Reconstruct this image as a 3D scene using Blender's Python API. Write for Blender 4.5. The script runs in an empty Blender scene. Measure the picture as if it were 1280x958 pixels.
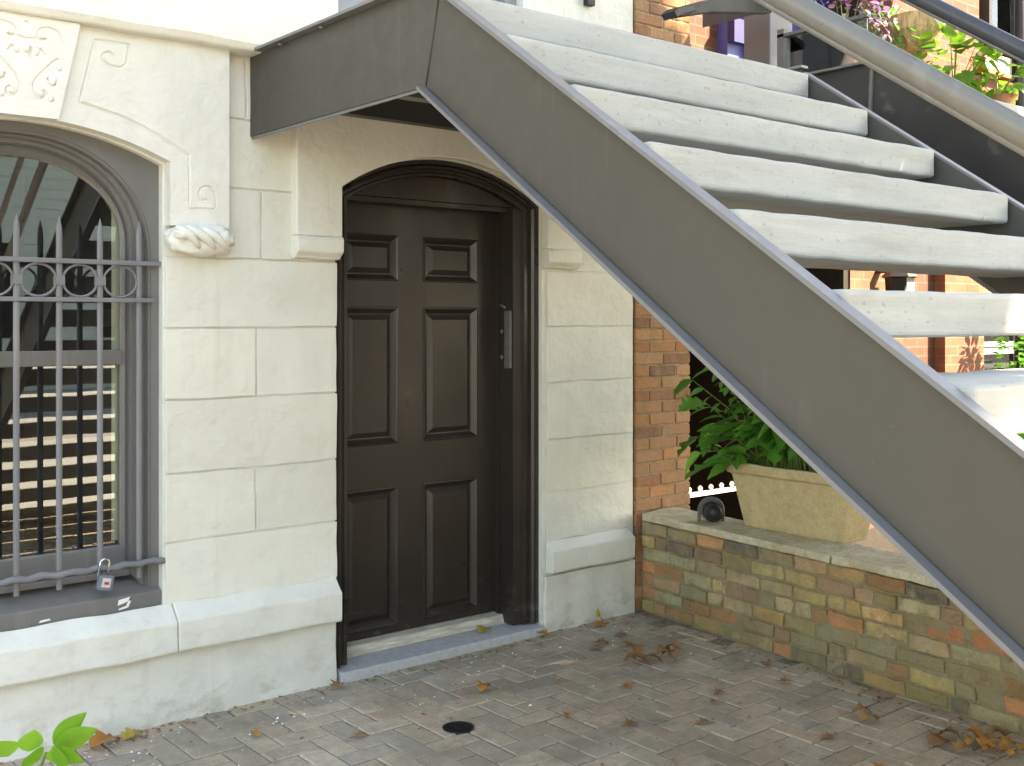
import bpy, bmesh, math, random
from mathutils import Vector, Matrix, noise
R = math.radians
rnd = random.Random(7)
scene = bpy.context.scene
COL = scene.collection

# ------------------------------------------------------------------ helpers
class MB:
    """collects shapes, links them as ONE mesh object"""
    def __init__(self):
        self.v = []; self.f = []; self.c = []; self.cur = (1, 1, 1, 1)
    def add(self, vs, fs):
        o = len(self.v)
        self.v += [tuple(p) for p in vs]
        self.c += [self.cur] * len(vs)
        self.f += [tuple(i + o for i in f) for f in fs]
    def box(self, x0, x1, y0, y1, z0, z1):
        self.add([(x0,y0,z0),(x1,y0,z0),(x1,y1,z0),(x0,y1,z0),(x0,y0,z1),(x1,y0,z1),(x1,y1,z1),(x0,y1,z1)],
                 [(0,3,2,1),(4,5,6,7),(0,1,5,4),(1,2,6,5),(2,3,7,6),(3,0,4,7)])
    def hexa(self, p):
        self.add(p, [(0,3,2,1),(4,5,6,7),(0,1,5,4),(1,2,6,5),(2,3,7,6),(3,0,4,7)])
    def obox(self, M, sx, sy, sz):
        p = [M @ Vector((a*sx/2, b*sy/2, c*sz/2)) for c in (-1,1) for (a,b) in ((-1,-1),(1,-1),(1,1),(-1,1))]
        self.hexa(p)
    def prism_xz(self, poly, y0, y1):
        n = len(poly)
        vs = [(x,y0,z) for x,z in poly] + [(x,y1,z) for x,z in poly]
        a = sum(poly[i][0]*poly[(i+1)%n][1]-poly[(i+1)%n][0]*poly[i][1] for i in range(n))
        fr = tuple(range(n)); bk = tuple(range(2*n-1, n-1, -1))
        fs = [fr, bk] + [(i, i+n, (i+1)%n+n, (i+1)%n) for i in range(n)]
        if a < 0: fs = [tuple(reversed(f)) for f in fs]
        self.add(vs, fs)
    def prism_yz(self, poly, x0, x1):
        n = len(poly)
        vs = [(x0,y,z) for y,z in poly] + [(x1,y,z) for y,z in poly]
        a = sum(poly[i][0]*poly[(i+1)%n][1]-poly[(i+1)%n][0]*poly[i][1] for i in range(n))
        fr = tuple(range(n-1,-1,-1)); bk = tuple(range(n, 2*n))
        fs = [fr, bk] + [(i, (i+1)%n, (i+1)%n+n, i+n) for i in range(n)]
        if a < 0: fs = [tuple(reversed(f)) for f in fs]
        self.add(vs, fs)
    def tube(self, path, r, seg=8, closed=False, cap=True):
        P = [Vector(p) for p in path]; n = len(P)
        rs = r if isinstance(r, (list, tuple)) else [r]*n
        up = None; vs = []
        for i in range(n):
            if closed: t = P[(i+1)%n] - P[i-1]
            else: t = P[min(i+1,n-1)] - P[max(i-1,0)]
            t = t.normalized() if t.length > 1e-9 else Vector((0,0,1))
            if up is None:
                up = Vector((0,0,1)) if abs(t.z) < .9 else Vector((0,1,0))
            s = t.cross(up); s = s.normalized() if s.length>1e-6 else t.orthogonal().normalized()
            up = s.cross(t).normalized()
            for k in range(seg):
                a = 2*math.pi*k/seg
                vs.append(P[i] + (s*math.cos(a) + up*math.sin(a))*rs[i])
        fs = []
        for i in range(n if closed else n-1):
            j = (i+1) % n
            for k in range(seg):
                k2 = (k+1) % seg
                fs.append((i*seg+k, i*seg+k2, j*seg+k2, j*seg+k))
        if cap and not closed:
            fs.append(tuple(range(seg-1,-1,-1))); fs.append(tuple((n-1)*seg+k for k in range(seg)))
        self.add(vs, fs)
    def loft(self, rings, closed=False, cap=False):
        n = len(rings[0]); vs = [p for r in rings for p in r]; fs = []
        for i in range(len(rings)-1):
            for k in range(n if closed else n-1):
                k2 = (k+1) % n
                fs.append((i*n+k, i*n+k2, (i+1)*n+k2, (i+1)*n+k))
        if cap:
            fs.append(tuple(range(n-1,-1,-1))); fs.append(tuple((len(rings)-1)*n+k for k in range(n)))
        self.add(vs, fs)
    def lathe(self, prof, c=(0,0,0), seg=20):
        rings = [[(c[0]+r*math.cos(2*math.pi*k/seg), c[1]+r*math.sin(2*math.pi*k/seg), c[2]+z) for k in range(seg)] for r,z in prof]
        self.loft(rings, closed=True, cap=True)
    def blob(self, c, rx, ry, rz, sub=2, amp=.12, fr=3.0, seed=0, power=1.0):
        bm = bmesh.new(); bmesh.ops.create_icosphere(bm, subdivisions=sub, radius=1)
        vs = []
        for v in bm.verts:
            d = v.co.copy()
            if power != 1.0:
                d = Vector([math.copysign(abs(q)**power, q) for q in d])
            k = 1 + amp*noise.noise(d*fr + Vector((seed,seed*2,0)))
            vs.append((c[0]+d.x*rx*k, c[1]+d.y*ry*k, c[2]+d.z*rz*k))
        fs = [tuple(v.index for v in f.verts) for f in bm.faces]
        bm.free(); self.add(vs, fs)
    def build(self, name, mat, parent=None, bevel=0, smooth=False, seg=2, loc=None, rough=None, label=None, recalc=False):
        me = bpy.data.meshes.new(name)
        base = Vector((0,0,0))
        if loc is not None: base = Vector(loc)
        me.from_pydata([tuple(Vector(p)-base) for p in self.v], [], self.f)
        ca = me.color_attributes.new('tint', 'FLOAT_COLOR', 'POINT')
        ca.data.foreach_set('color', [x for c in self.c for x in c])
        if rough or recalc:
            bm = bmesh.new(); bm.from_mesh(me)
            if recalc: bmesh.ops.recalc_face_normals(bm, faces=bm.faces)
            if rough:
                size, amp, fr = rough
                for _ in range(7):
                    es = [e for e in bm.edges if e.calc_length() > size]
                    if not es: break
                    bmesh.ops.subdivide_edges(bm, edges=es, cuts=1, use_grid_fill=True)
                bmesh.ops.triangulate(bm, faces=[f for f in bm.faces if len(f.verts) > 4])
                for v in bm.verts:
                    q = (v.co+base)*fr
                    v.co += Vector((noise.noise(q), noise.noise(q+Vector((31,0,0))), noise.noise(q+Vector((0,57,0)))))*amp
            bm.to_mesh(me); bm.free()
        if smooth: me.shade_smooth()
        me.materials.append(mat)
        o = bpy.data.objects.new(name, me); COL.objects.link(o)
        o.location = base
        if parent is not None:
            o.parent = parent
            o.matrix_parent_inverse = Matrix.Translation(WORLD[parent.name]).inverted()
        WORLD[o.name] = base if parent is None else base
        if bevel:
            b = o.modifiers.new('bevel', 'BEVEL'); b.width = bevel; b.segments = seg; b.limit_method = 'ANGLE'; b.angle_limit = R(40)
        if label: o['label'] = label
        return o
WORLD = {}
def tag(o, label, cat, group=None, kind=None):
    o['label'] = label; o['category'] = cat
    if group: o['group'] = group
    if kind: o['kind'] = kind
    return o
def thing(name, label, cat, loc=(0,0,0), group=None):
    o = bpy.data.objects.new(name, None); COL.objects.link(o); o.empty_display_size = .1
    o.location = loc; WORLD[o.name] = Vector(loc)
    return tag(o, label, cat, group)
def structure(o):
    o['kind'] = 'structure'; return o

# ------------------------------------------------------------------ materials
class NT:
    def __init__(self, name):
        self.m = bpy.data.materials.new(name); self.m.use_nodes = True
        self.t = self.m.node_tree; self.n = self.t.nodes; self.l = self.t.links
        self.b = self.n['Principled BSDF']; self.out = self.n['Material Output']
        self.co = self.n.new('ShaderNodeTexCoord').outputs['Object']
    def new(self, typ, **kw):
        x = self.n.new(typ)
        for k, v in kw.items(): setattr(x, k, v)
        return x
    def link(self, a, b): self.l.new(a, b)
    def scale(self, s):
        m = self.new('ShaderNodeMapping'); m.inputs['Scale'].default_value = s if isinstance(s, tuple) else (s,s,s)
        self.link(self.co, m.inputs['Vector']); return m.outputs[0]
    def noise(self, s, detail=5, rough=.6, dist=0):
        x = self.new('ShaderNodeTexNoise'); x.inputs['Scale'].default_value = 1; x.inputs['Detail'].default_value = detail
        x.inputs['Roughness'].default_value = rough; x.inputs['Distortion'].default_value = dist
        self.link(self.scale(s), x.inputs['Vector']); return x.outputs['Fac']
    def ramp(self, fac, *stops):
        r = self.new('ShaderNodeValToRGB'); e = r.color_ramp.elements
        while len(e) > len(stops): e.remove(e[-1])
        while len(e) < len(stops): e.new(.5)
        for k, (p, c) in zip(e, stops):
            k.position = p; k.color = c if len(c) == 4 else (*c, 1)
        self.link(fac, r.inputs[0]); return r.outputs[0]
    def mix(self, fac, a, b, mode='MIX'):
        x = self.new('ShaderNodeMix', data_type='RGBA', blend_type=mode)
        for sock, val in ((x.inputs[0], fac), (x.inputs[6], a), (x.inputs[7], b)):
            if hasattr(val, 'links') or hasattr(val, 'is_output'): self.link(val, sock)
            elif isinstance(val, (int, float)): sock.default_value = val
            else: sock.default_value = val if len(val) == 4 else (*val, 1)
        return x.outputs[2]
    def math(self, op, a, b=0.0, c=None):
        x = self.new('ShaderNodeMath', operation=op)
        for i, val in enumerate((a, b) if c is None else (a, b, c)):
            if hasattr(val, 'is_output'): self.link(val, x.inputs[i])
            else: x.inputs[i].default_value = val
        return x.outputs[0]
    def bump(self, h, strength=.3, dist=.01, prev=None):
        x = self.new('ShaderNodeBump'); x.inputs['Strength'].default_value = strength; x.inputs['Distance'].default_value = dist
        self.link(h, x.inputs['Height'])
        if prev is not None: self.link(prev, x.inputs['Normal'])
        return x.outputs[0]
    def done(self, col=None, rough=None, normal=None, **kw):
        for k, v in (('Base Color', col), ('Roughness', rough), ('Normal', normal)):
            if v is None: continue
            s = self.b.inputs[k]
            if hasattr(v, 'is_output'): self.link(v, s)
            elif isinstance(v, (int, float)): s.default_value = v
            else: s.default_value = (*v, 1)
        for k, v in kw.items(): self.b.inputs[k.replace('_', ' ')].default_value = v
        return self.m

W3 = (0,0,0); WH = (1,1,1)
def m_masonry():
    t = NT('cream_painted_stone')
    big = t.noise(1.3, 4); mid = t.noise(9, 6); fine = t.noise(70, 4)
    c = t.mix(t.ramp(big, (.3, W3), (.7, WH)), (.70,.683,.615), (.77,.755,.69))
    c = t.mix(t.math('MULTIPLY', t.ramp(mid, (.52, W3), (.72, WH)), .35), c, (.60,.575,.50))
    # rubbed off, grimy patches of their own shape, only low on the wall (splash from the paving)
    sep = t.new('ShaderNodeSeparateXYZ'); t.link(t.co, sep.inputs[0])
    low = t.ramp(sep.outputs['Z'], (.0, WH), (.16, (.35,.35,.35)), (.42, W3))
    spl = t.math('MULTIPLY', t.ramp(t.noise((7,7,11), 7, .7), (.5, W3), (.62, WH)), low)
    c = t.mix(t.math('MULTIPLY', spl, .55), c, (.38,.33,.26))
    at = t.new('ShaderNodeVertexColor', layer_name='tint').outputs['Color']
    c = t.mix(1.0, c, at, 'MULTIPLY')
    rain = t.math('MULTIPLY', t.ramp(t.noise((14,14,.8), 5, .65), (.55, W3), (.68, WH)), t.ramp(t.noise(1.9, 3), (.42, W3), (.6, WH)))
    c = t.mix(t.math('MULTIPLY', rain, .28), c, (.50,.46,.37))
    dent = t.ramp(t.noise((11,11,15), 2, .4), (.70, W3), (.76, WH))
    chips = t.ramp(t.noise((26,26,34), 3, .5), (.735, W3), (.745, WH))
    chipz = t.math('MULTIPLY', chips, t.ramp(t.noise(2.1, 2), (.5, W3), (.6, WH)))
    c = t.mix(t.math('MULTIPLY', chipz, .6), c, (.42,.36,.28))
    n = t.bump(t.noise(5, 3), .5, .03)
    n = t.bump(t.noise((16,16,26), 4, .55, .6), .35, .01, n)
    n = t.bump(mid, .35, .012, n); n = t.bump(fine, .22, .004, n)
    n = t.bump(chipz, -.5, .004, n); n = t.bump(dent, -.6, .008, n)
    return t.done(c, t.ramp(mid, (.3, (.42,)*3), (.7, (.62,)*3)), n)
def m_steel(name, base, rough=.42, dark=.85, drip=.0):
    t = NT(name)
    a = t.noise((1.2,1.2,.6), 4); b = t.noise(14, 5, .65); f = t.noise(120, 2)
    c = t.mix(t.ramp(a, (.3, W3), (.7, WH)), tuple(x*dark for x in base), base)
    sp = t.ramp(t.noise(60, 2), (.74, W3), (.77, WH))
    c = t.mix(t.math('MULTIPLY', sp, .35), c, tuple(min(1, x*2.1) for x in base))
    c = t.mix(t.math('MULTIPLY', t.ramp(b, (.55, W3), (.75, WH)), .25), c, tuple(x*1.25 for x in base))
    runs = t.math('MULTIPLY', t.ramp(t.noise((16,16,.9), 4, .6), (.56, W3), (.66, WH)), t.ramp(t.noise(1.7, 3), (.45, W3), (.6, WH)))
    c = t.mix(t.math('MULTIPLY', runs, .30), c, tuple(x*1.7 for x in base))
    rust = t.ramp(t.noise((31,31,37), 3, .5), (.765, W3), (.78, WH))
    c = t.mix(t.math('MULTIPLY', rust, .5), c, (.13,.06,.03))
    n = t.bump(t.noise(3, 2), .25, .015); n = t.bump(t.noise(26, 3), .08, .003, n); n = t.bump(f, .1, .001, n)
    return t.done(c, t.ramp(b, (.3, (rough-.08,)*3), (.7, (rough+.12,)*3)), n)
def m_plain(name, c, rough=.5, ns=20, amt=.25, bs=.15, bd=.004, **kw):
    t = NT(name)
    a = t.noise(ns, 5, .65)
    col = t.mix(t.ramp(a, (.3, W3), (.7, WH)), tuple(x*(1-amt) for x in c), tuple(min(1, x*(1+amt)) for x in c))
    return t.done(col, rough, t.bump(a, bs, bd), **kw)
def m_door():
    t = NT('dark_brown_door_paint')
    g = t.noise((55,55,2.2), 5, .6, .4); a = t.noise(2.3, 4)
    c = t.mix(t.ramp(a, (.3, W3), (.7, WH)), (.024,.018,.015), (.036,.027,.022))
    c = t.mix(t.math('MULTIPLY', t.ramp(g, (.5, W3), (.8, WH)), .25), c, (.06,.047,.038))
    sp = t.ramp(t.noise(38, 2), (.76, W3), (.78, WH))
    c = t.mix(t.math('MULTIPLY', sp, .4), c, (.16,.13,.11))
    n = t.bump(g, .25, .003)
    sep = t.new('ShaderNodeSeparateXYZ'); t.link(t.co, sep.inputs[0])
    sc = t.math('MULTIPLY', t.ramp(t.noise((9,9,30), 6, .75, .5), (.57, W3), (.63, WH)), t.ramp(sep.outputs['Z'], (.1, WH), (.33, W3)))
    c = t.mix(t.math('MULTIPLY', sc, .5), c, (.13,.11,.09))
    return t.done(c, t.ramp(t.noise((5,5,3), 5), (.3, (.26,)*3), (.7, (.42,)*3)), n)
def m_concrete():
    t = NT('pale_cast_stone')
    a = t.noise((1.6,5,14), 5, .65); b = t.noise(45, 5, .7); d = t.noise((.8,3,3), 3)
    c = t.mix(t.ramp(a, (.3, W3), (.72, WH)), (.34,.345,.33), (.45,.455,.44))
    c = t.mix(t.math('MULTIPLY', t.ramp(d, (.5, W3), (.7, WH)), .35), c, (.36,.345,.30))
    st_ = t.ramp(t.noise((3,9,9), 6, .75, .8), (.52, W3), (.66, WH)); c = t.mix(t.math('MULTIPLY', st_, .38), c, (.25,.245,.215))
    pits = t.ramp(t.noise((40,70,90), 2), (.66, W3), (.70, WH))
    c = t.mix(t.math('MULTIPLY', pits, .5), c, (.2,.195,.18))
    n = t.bump(t.noise((2,9,16), 4), .4, .012); n = t.bump(b, .3, .004, n); n = t.bump(pits, -.4, .003, n)
    return t.done(c, .75, n)
def m_tinted(name, rough=.85, moss=0, grime=(.3,.25,.18), bs=.5, lime=0, dirt=False, blotch=0):
    t = NT(name)
    at = t.new('ShaderNodeVertexColor', layer_name='tint').outputs['Color']
    a = t.noise(22, 6, .7); b = t.noise(110, 3, .6); w = t.noise(4, 4, .6)
    c = t.mix(t.math('MULTIPLY', t.ramp(a, (.42, W3), (.7, WH)), .55), at, grime)
    c = t.mix(.35, c, t.mix(1.0, c, t.ramp(b, (.25, (.45,)*3), (.75, (1.35,)*3)), 'MULTIPLY'))
    if dirt:
        d1 = t.ramp(t.noise(1.7, 5, .65, .4), (.45, W3), (.62, WH)); d2 = t.ramp(t.noise(3.1, 6, .7), (.5, W3), (.66, WH))
        c = t.mix(t.math('MULTIPLY', d1, .5), c, (.26,.235,.165)); c = t.mix(t.math('MULTIPLY', d2, .42), c, (.17,.145,.12))
        d3 = t.ramp(t.noise((30,34,30), 5, .7), (.66, W3), (.74, WH)); c = t.mix(t.math('MULTIPLY', d3, .5), c, (.52,.49,.43))
    if blotch:
        b1 = t.ramp(t.noise((7,7,11), 6, .7, .6), (.44, W3), (.6, WH)); b2 = t.ramp(t.noise((5,5,3.2), 6, .7, .5), (.5, W3), (.62, WH)); b3 = t.ramp(t.noise(17, 5, .7), (.56, W3), (.66, WH))
        c = t.mix(t.math('MULTIPLY', b1, blotch), c, (.36,.22,.10)); c = t.mix(t.math('MULTIPLY', b2, blotch), c, (.21,.165,.085)); c = t.mix(t.math('MULTIPLY', b3, blotch), c, (.12,.08,.05))
    if moss:
        sep = t.new('ShaderNodeSeparateXYZ'); t.link(t.co, sep.inputs[0])
        low = t.ramp(sep.outputs['Z'], (.0, WH), (.22, (.62,)*3), (.6, (.5,)*3))
        mm = t.math('MULTIPLY', t.ramp(t.math('ADD', w, t.math('MULTIPLY', low, .22)), (.52, W3), (.74, WH)), moss)
        c = t.mix(mm, c, t.mix(a, (.10,.10,.028), (.21,.185,.06)))
    if lime:
        li = t.ramp(t.noise((12,12,5), 6, .7), (.58, W3), (.7, WH))
        c = t.mix(t.math('MULTIPLY', li, lime), c, (.52,.47,.34))
    n = t.bump(a, bs, .008); n = t.bump(b, bs*.6, .003, n)
    return t.done(c, rough, n)
def m_brickproc(name, c1, c2, mortar, lit=1, w=.21, h=.066, rot=0):
    t = NT(name)
    sep = t.new('ShaderNodeSeparateXYZ'); t.link(t.co, sep.inputs[0])
    cb = t.new('ShaderNodeCombineXYZ')
    t.link(t.math('ADD', sep.outputs['X'], t.math('MULTIPLY', sep.outputs['Y'], 1.0)), cb.inputs[0]); t.link(sep.outputs['Z'], cb.inputs[1])
    br = t.new('ShaderNodeTexBrick'); t.link(cb.outputs[0], br.inputs['Vector'])
    br.inputs['Scale'].default_value = 1; br.inputs['Brick Width'].default_value = w; br.inputs['Row Height'].default_value = h
    br.inputs['Mortar Size'].default_value = .006; br.inputs['Mortar Smooth'].default_value = .3; br.inputs['Bias'].default_value = 0
    br.inputs['Color1'].default_value = (*c1,1); br.inputs['Color2'].default_value = (*c2,1); br.inputs['Mortar'].default_value = (*mortar,1)
    a = t.noise(9, 6, .7); b = t.noise(60, 4, .6)
    c = t.mix(.5, br.outputs['Color'], t.mix(1.0, br.outputs['Color'], t.ramp(a, (.25, (.4,)*3), (.8, (1.5,)*3)), 'MULTIPLY'))
    n = t.bump(br.outputs['Fac'], -.6, .008); n = t.bump(b, .4, .004, n)
    return t.done(c, .85, n)
def m_leaf(name, c1, c2, trans=.35, rough=.45, scale=9):
    t = NT(name)
    oi = t.new('ShaderNodeObjectInfo').outputs['Random']
    geo = t.new('ShaderNodeNewGeometry').outputs['Random Per Island']
    a = t.noise(scale, 4)
    c = t.mix(t.math('FRACT', t.math('ADD', geo, oi)), c1, c2)
    c = t.mix(.4, c, t.mix(1.0, c, t.ramp(a, (.3, (.55,)*3), (.7, (1.35,)*3)), 'MULTIPLY'))
    t.done(c, rough, t.bump(a, .2, .003))
    tr = t.new('ShaderNodeBsdfTranslucent'); t.link(c, tr.inputs['Color'])
    mx = t.new('ShaderNodeMixShader'); mx.inputs[0].default_value = trans
    t.link(t.b.outputs[0], mx.inputs[1]); t.link(tr.outputs[0], mx.inputs[2]); t.link(mx.outputs[0], t.out.inputs[0])
    return t.m
def m_glass(name, ior=1.9, tint=(.9,.95,.93)):
    t = NT(name)
    fr = t.new('ShaderNodeFresnel'); fr.inputs['IOR'].default_value = ior
    gl = t.new('ShaderNodeBsdfGlossy'); gl.inputs['Roughness'].default_value = .008
    gl.inputs['Color'].default_value = (1,1,1,1)
    t.link(t.bump(t.noise(1.6, 2), .05, .01), gl.inputs['Normal'])
    tp = t.new('ShaderNodeBsdfTransparent'); tp.inputs['Color'].default_value = (*tint,1)
    mx = t.new('ShaderNodeMixShader'); t.link(fr.outputs[0], mx.inputs[0]); t.link(tp.outputs[0], mx.inputs[1]); t.link(gl.outputs[0], mx.inputs[2])
    t.link(mx.outputs[0], t.out.inputs[0]); return t.m

PAINT = m_masonry()
STEEL = m_steel('grey_painted_steel', (.066,.060,.051), .5)
FLANGE = m_steel('skylit_flange_steel', (.175,.172,.178), .4)  # coloured paler than the web to stand in for sky light on the flanges
RAILM = m_steel('grey_rail_paint', (.165,.162,.155), .33)
RAILD = m_steel('dark_rail_paint', (.055,.055,.062), .33)
def m_reflect_mottle():
    t = NT('reflection_mottled_steel'); a = t.noise((3,3.4,4.5), 5, .6, .5); b = t.noise(1.3, 3)
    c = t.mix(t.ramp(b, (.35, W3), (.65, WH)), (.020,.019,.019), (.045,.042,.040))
    c = t.mix(t.math('MULTIPLY', t.ramp(a, (.60, W3), (.72, WH)), .7), c, (.15,.14,.125))  # lighter blotches stand in for reflections on the dark steel
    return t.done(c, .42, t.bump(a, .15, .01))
BLACKST = m_reflect_mottle()
GRILLE = m_steel('grille_grey_paint', (.19,.187,.197), .4)
WOODG = m_steel('grey_window_paint', (.165,.158,.150), .42)
DOORM = m_door()
CONC = m_concrete()
SILLST = m_plain('bluestone_sill', (.48,.48,.49), .7, 30, .15, .25)
OLDWOOD = m_plain('worn_threshold_wood', (.55,.51,.42), .8, (8,60,60), .35, .3)
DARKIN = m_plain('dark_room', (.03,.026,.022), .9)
CURTAIN = m_plain('cream_blind', (.55,.52,.36), .8, 15, .1)
GLASS = m_glass('window_glass', 2.35)
GLASS2 = m_glass('clear_panel_glass', 1.7)
CHROME = m_plain('chromed_steel', (.7,.7,.72), .22, 30, .05, .03, Metallic=1.0)
LOCKB = m_plain('lock_body_paint', (.16,.17,.21), .35, 40, .2)
LOCKL = m_plain('lock_label', (.7,.62,.62), .5)
RED = m_plain('red_print', (.45,.05,.05), .5)
PEWTER = m_plain('dull_grey_metal', (.12,.11,.108), .5, 40, .15)
BRICKG = m_tinted('old_mossy_brick', .9, moss=.26, bs=.95, lime=.34, blotch=.42)
BRICKP = m_tinted('old_orange_brick', .9, bs=.8, lime=.28, blotch=.32)
MORTARG = m_plain('old_mortar', (.27,.225,.14), .95, 25, .45, .6, .01)
PAVERM = m_tinted('worn_paver_brick', .82, grime=(.27,.235,.185), bs=.5, lime=.14, dirt=True)
COPE = m_tinted('weathered_coping', .85, grime=(.33,.29,.19), bs=.6, blotch=.28)
PLANTERM = m_tinted('mossy_cast_planter', .85, grime=(.40,.31,.17), bs=.5, blotch=.14)
SAND = m_plain('joint_sand', (.24,.21,.17), .95, 30, .4, .5)
SOIL = m_plain('dark_soil', (.035,.027,.02), .95, 30, .4, .7, .02)
BLACK = m_plain('black_plastic', (.012,.012,.014), .5, 30, .2)
WHITEP = m_plain('white_gloss_paint', (.8,.8,.78), .4, 10, .04)
PARLOR = m_steel('blue_grey_door_paint', (.30,.31,.34), .4)
BLUE = m_plain('blue_paint', (.10,.12,.42), .5, 6, .3)
BLUED = m_plain('dark_blue_paint', (.035,.035,.17), .5, 6, .3)
NBRICK = m_brickproc('neighbour_brick', (.22,.075,.045), (.17,.055,.035), (.17,.12,.085))
NBRICK2 = m_brickproc('pale_orange_brick', (.28,.11,.06), (.22,.08,.043), (.21,.15,.10))
LEAFG = m_leaf('bright_green_leaf', (.15,.36,.03), (.24,.50,.05), .4)
LEAFD = m_leaf('deep_green_leaf', (.05,.19,.03), (.15,.42,.06), .4, .33)
LEAFY = m_leaf('fresh_green_leaf', (.10,.24,.02), (.20,.36,.03), .45)
LEAFT = m_leaf('tree_leaf', (.03,.085,.012), (.06,.13,.02), .12)
LEAFB1 = m_leaf('dry_brown_leaf', (.24,.115,.045), (.36,.20,.09), .12, .7, 40)
LEAFB2 = m_leaf('orange_dry_leaf', (.42,.17,.035), (.52,.25,.06), .15, .65, 40)
LEAFB3 = m_leaf('yellow_dry_leaf', (.5,.36,.06), (.5,.36,.06), .2, .65, 40)
BARK = m_plain('bark', (.13,.10,.075), .9, 18, .4, .8, .02)
STEMG = m_plain('green_stem', (.10,.17,.03), .6)
PURPLE = m_leaf('purple_petal', (.16,.03,.13), (.40,.22,.38), .3)
PINKW = m_leaf('pale_petal', (.55,.40,.48), (.75,.72,.75), .3)
REDP = m_leaf('red_petal', (.55,.05,.02), (.62,.12,.04), .3)
WICKER = m_plain('coco_fibre', (.50,.34,.17), .9, (60,60,12), .5, .8, .01)
ASPH = m_plain('street_concrete', (.30,.285,.26), .9, 40, .3, .4)
PAVE = m_brickproc('sidewalk_brick', (.47,.42,.36), (.42,.37,.31), (.42,.38,.32))
SIDING = m_plain('pale_green_siding', (.60,.66,.58), .6, 4, .06)
TERRA = m_plain('terracotta', (.40,.17,.09), .8, 20, .2)
GREYCOL = m_steel('light_grey_column_paint', (.15,.15,.165), .5)
AWNG = m_steel('grey_awning_cloth', (.06,.062,.06), .7)

# ------------------------------------------------------------------ small generators
def seg_arch(x0, x1, zs, zc, n=24):
    w = (x1-x0)/2; r = (w*w+(zc-zs)**2)/(2*(zc-zs)); cx = (x0+x1)/2; cz = zc-r
    a0 = math.asin(w/r)
    return [(cx+r*math.sin(-a0+2*a0*i/n), cz+r*math.cos(-a0+2*a0*i/n)) for i in range(n+1)]
def arch_line(cx, a, zs, rise, zb, n=28, p=2.0):
    """round headed outline from bottom left, over the head, to bottom right"""
    o = [(cx-a, zb)]
    for i in range(n+1):
        t = math.pi - math.pi*i/n
        c, s = math.cos(t), math.sin(t)
        o.append((cx + a*math.copysign(abs(c)**(2/p), c), zs + rise*abs(s)**(2/p)))
    return o + [(cx+a, zb)]
def leaf_shape(L, Wd, fold=.25, curl=.2, lobes=0, n=8, jit=0, rg=rnd):
    """leaf along +X from the origin: grid of 2 halves with a fold at the midrib"""
    vs = []; fs = []
    for i in range(n+1):
        u = i/n
        w = Wd*.5*(math.sin(math.pi*min(1, u**.75))**.9 if 0 < u < 1 else .02)
        if lobes: w *= 1 + .42*math.sin(u*math.pi*2*lobes - 1.2)
        w *= 1 + jit*(rg.random()-.5)
        z = -curl*L*u*u + jit*.03*L*(rg.random()-.5)
        for s in (-1, -.5, 0, .5, 1):
            vs.append((L*u + (abs(s)*.05*L if lobes else 0), w*s, z + abs(s)*w*fold + jit*.05*L*(rg.random()-.5)*abs(s)))
    for i in range(n):
        for k in range(4):
            a = i*5+k; fs.append((a, a+1, a+6, a+5))
    return vs, fs
def frame_from(d, roll=0, up=Vector((0,0,1))):
    x = d.normalized(); y = up.cross(x)
    y = y.normalized() if y.length > 1e-4 else Vector((0,1,0))
    z = x.cross(y)
    return Matrix((x, y, z)).transposed().to_4x4() @ Matrix.Rotation(roll, 4, 'X')
def put_leaf(mb, p, d, L, Wd, roll=0, **kw):
    vs, fs = leaf_shape(L, Wd, **kw); M = Matrix.Translation(p) @ frame_from(d, roll)
    mb.add([M @ Vector(v) for v in vs], fs)

# ================================================================== GROUND
g = MB(); g.box(-150,150,-150,150,-.5,-.03)
structure(g.build('ground', SOIL))
g = MB(); g.box(-1.7,4.36,-5.35,.3,-.029,-.0045); structure(g.build('courtyard_bed', SAND))
pv = MB(); u = .102
cols = [(.275,.228,.185),(.26,.218,.178),(.24,.208,.175),(.29,.238,.19),(.27,.212,.17),(.235,.21,.185),(.285,.25,.205)]
for i in range(-17, 43):
    for j in range(-53, 1):
        c = (i-j) % 4
        if c == 0: x0,y0,x1,y1 = i*u, j*u, (i+2)*u, (j+1)*u
        elif c == 3: x0,y0,x1,y1 = i*u, j*u, (i+1)*u, (j+2)*u
        else: continue
        if x1 > 4.36 - .0: continue
        k = rnd.choice(cols); f = rnd.uniform(1.65,2.15)
        pv.cur = (k[0]*f*1.04, k[1]*f, k[2]*f*.94, 1)
        gp = .0018 + rnd.uniform(0,.0022); ch = rnd.uniform(.003,.006)
        dz = [rnd.gauss(0,.0011) for _ in range(4)]; h = rnd.gauss(0,.0014)
        a = [(x0+gp,y0+gp),(x1-gp,y0+gp),(x1-gp,y1-gp),(x0+gp,y1-gp)]
        b = [(x0+gp+ch,y0+gp+ch),(x1-gp-ch,y0+gp+ch),(x1-gp-ch,y1-gp-ch),(x0+gp+ch,y1-gp-ch)]
        vs = [(x,y,-.02) for x,y in a] + [(x,y,-.006+h) for x,y in a] + [(x,y,h+d) for (x,y),d in zip(b,dz)]
        pv.add(vs, [(q,(q+1)%4,4+(q+1)%4,4+q) for q in range(4)] + [(4+q,4+(q+1)%4,8+(q+1)%4,8+q) for q in range(4)] + [(8,9,10,11)])
structure(pv.build('courtyard_paving', PAVERM))
g = MB(); g.box(-30,40,-8.2,-5.36,-.029,-.002); structure(g.build('pavement', PAVE))
g = MB(); g.box(-30,40,-8.36,-8.2,-.16,.012); structure(g.build('kerb', CONC, bevel=.01))
g = MB(); g.box(-60,70,-15.5,-8.36,-.029,-.012); structure(g.build('street', ASPH))
g = MB(); g.box(-30,40,-19.6,-15.5,-.029,.10); structure(g.build('far_pavement', PAVE))

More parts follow.
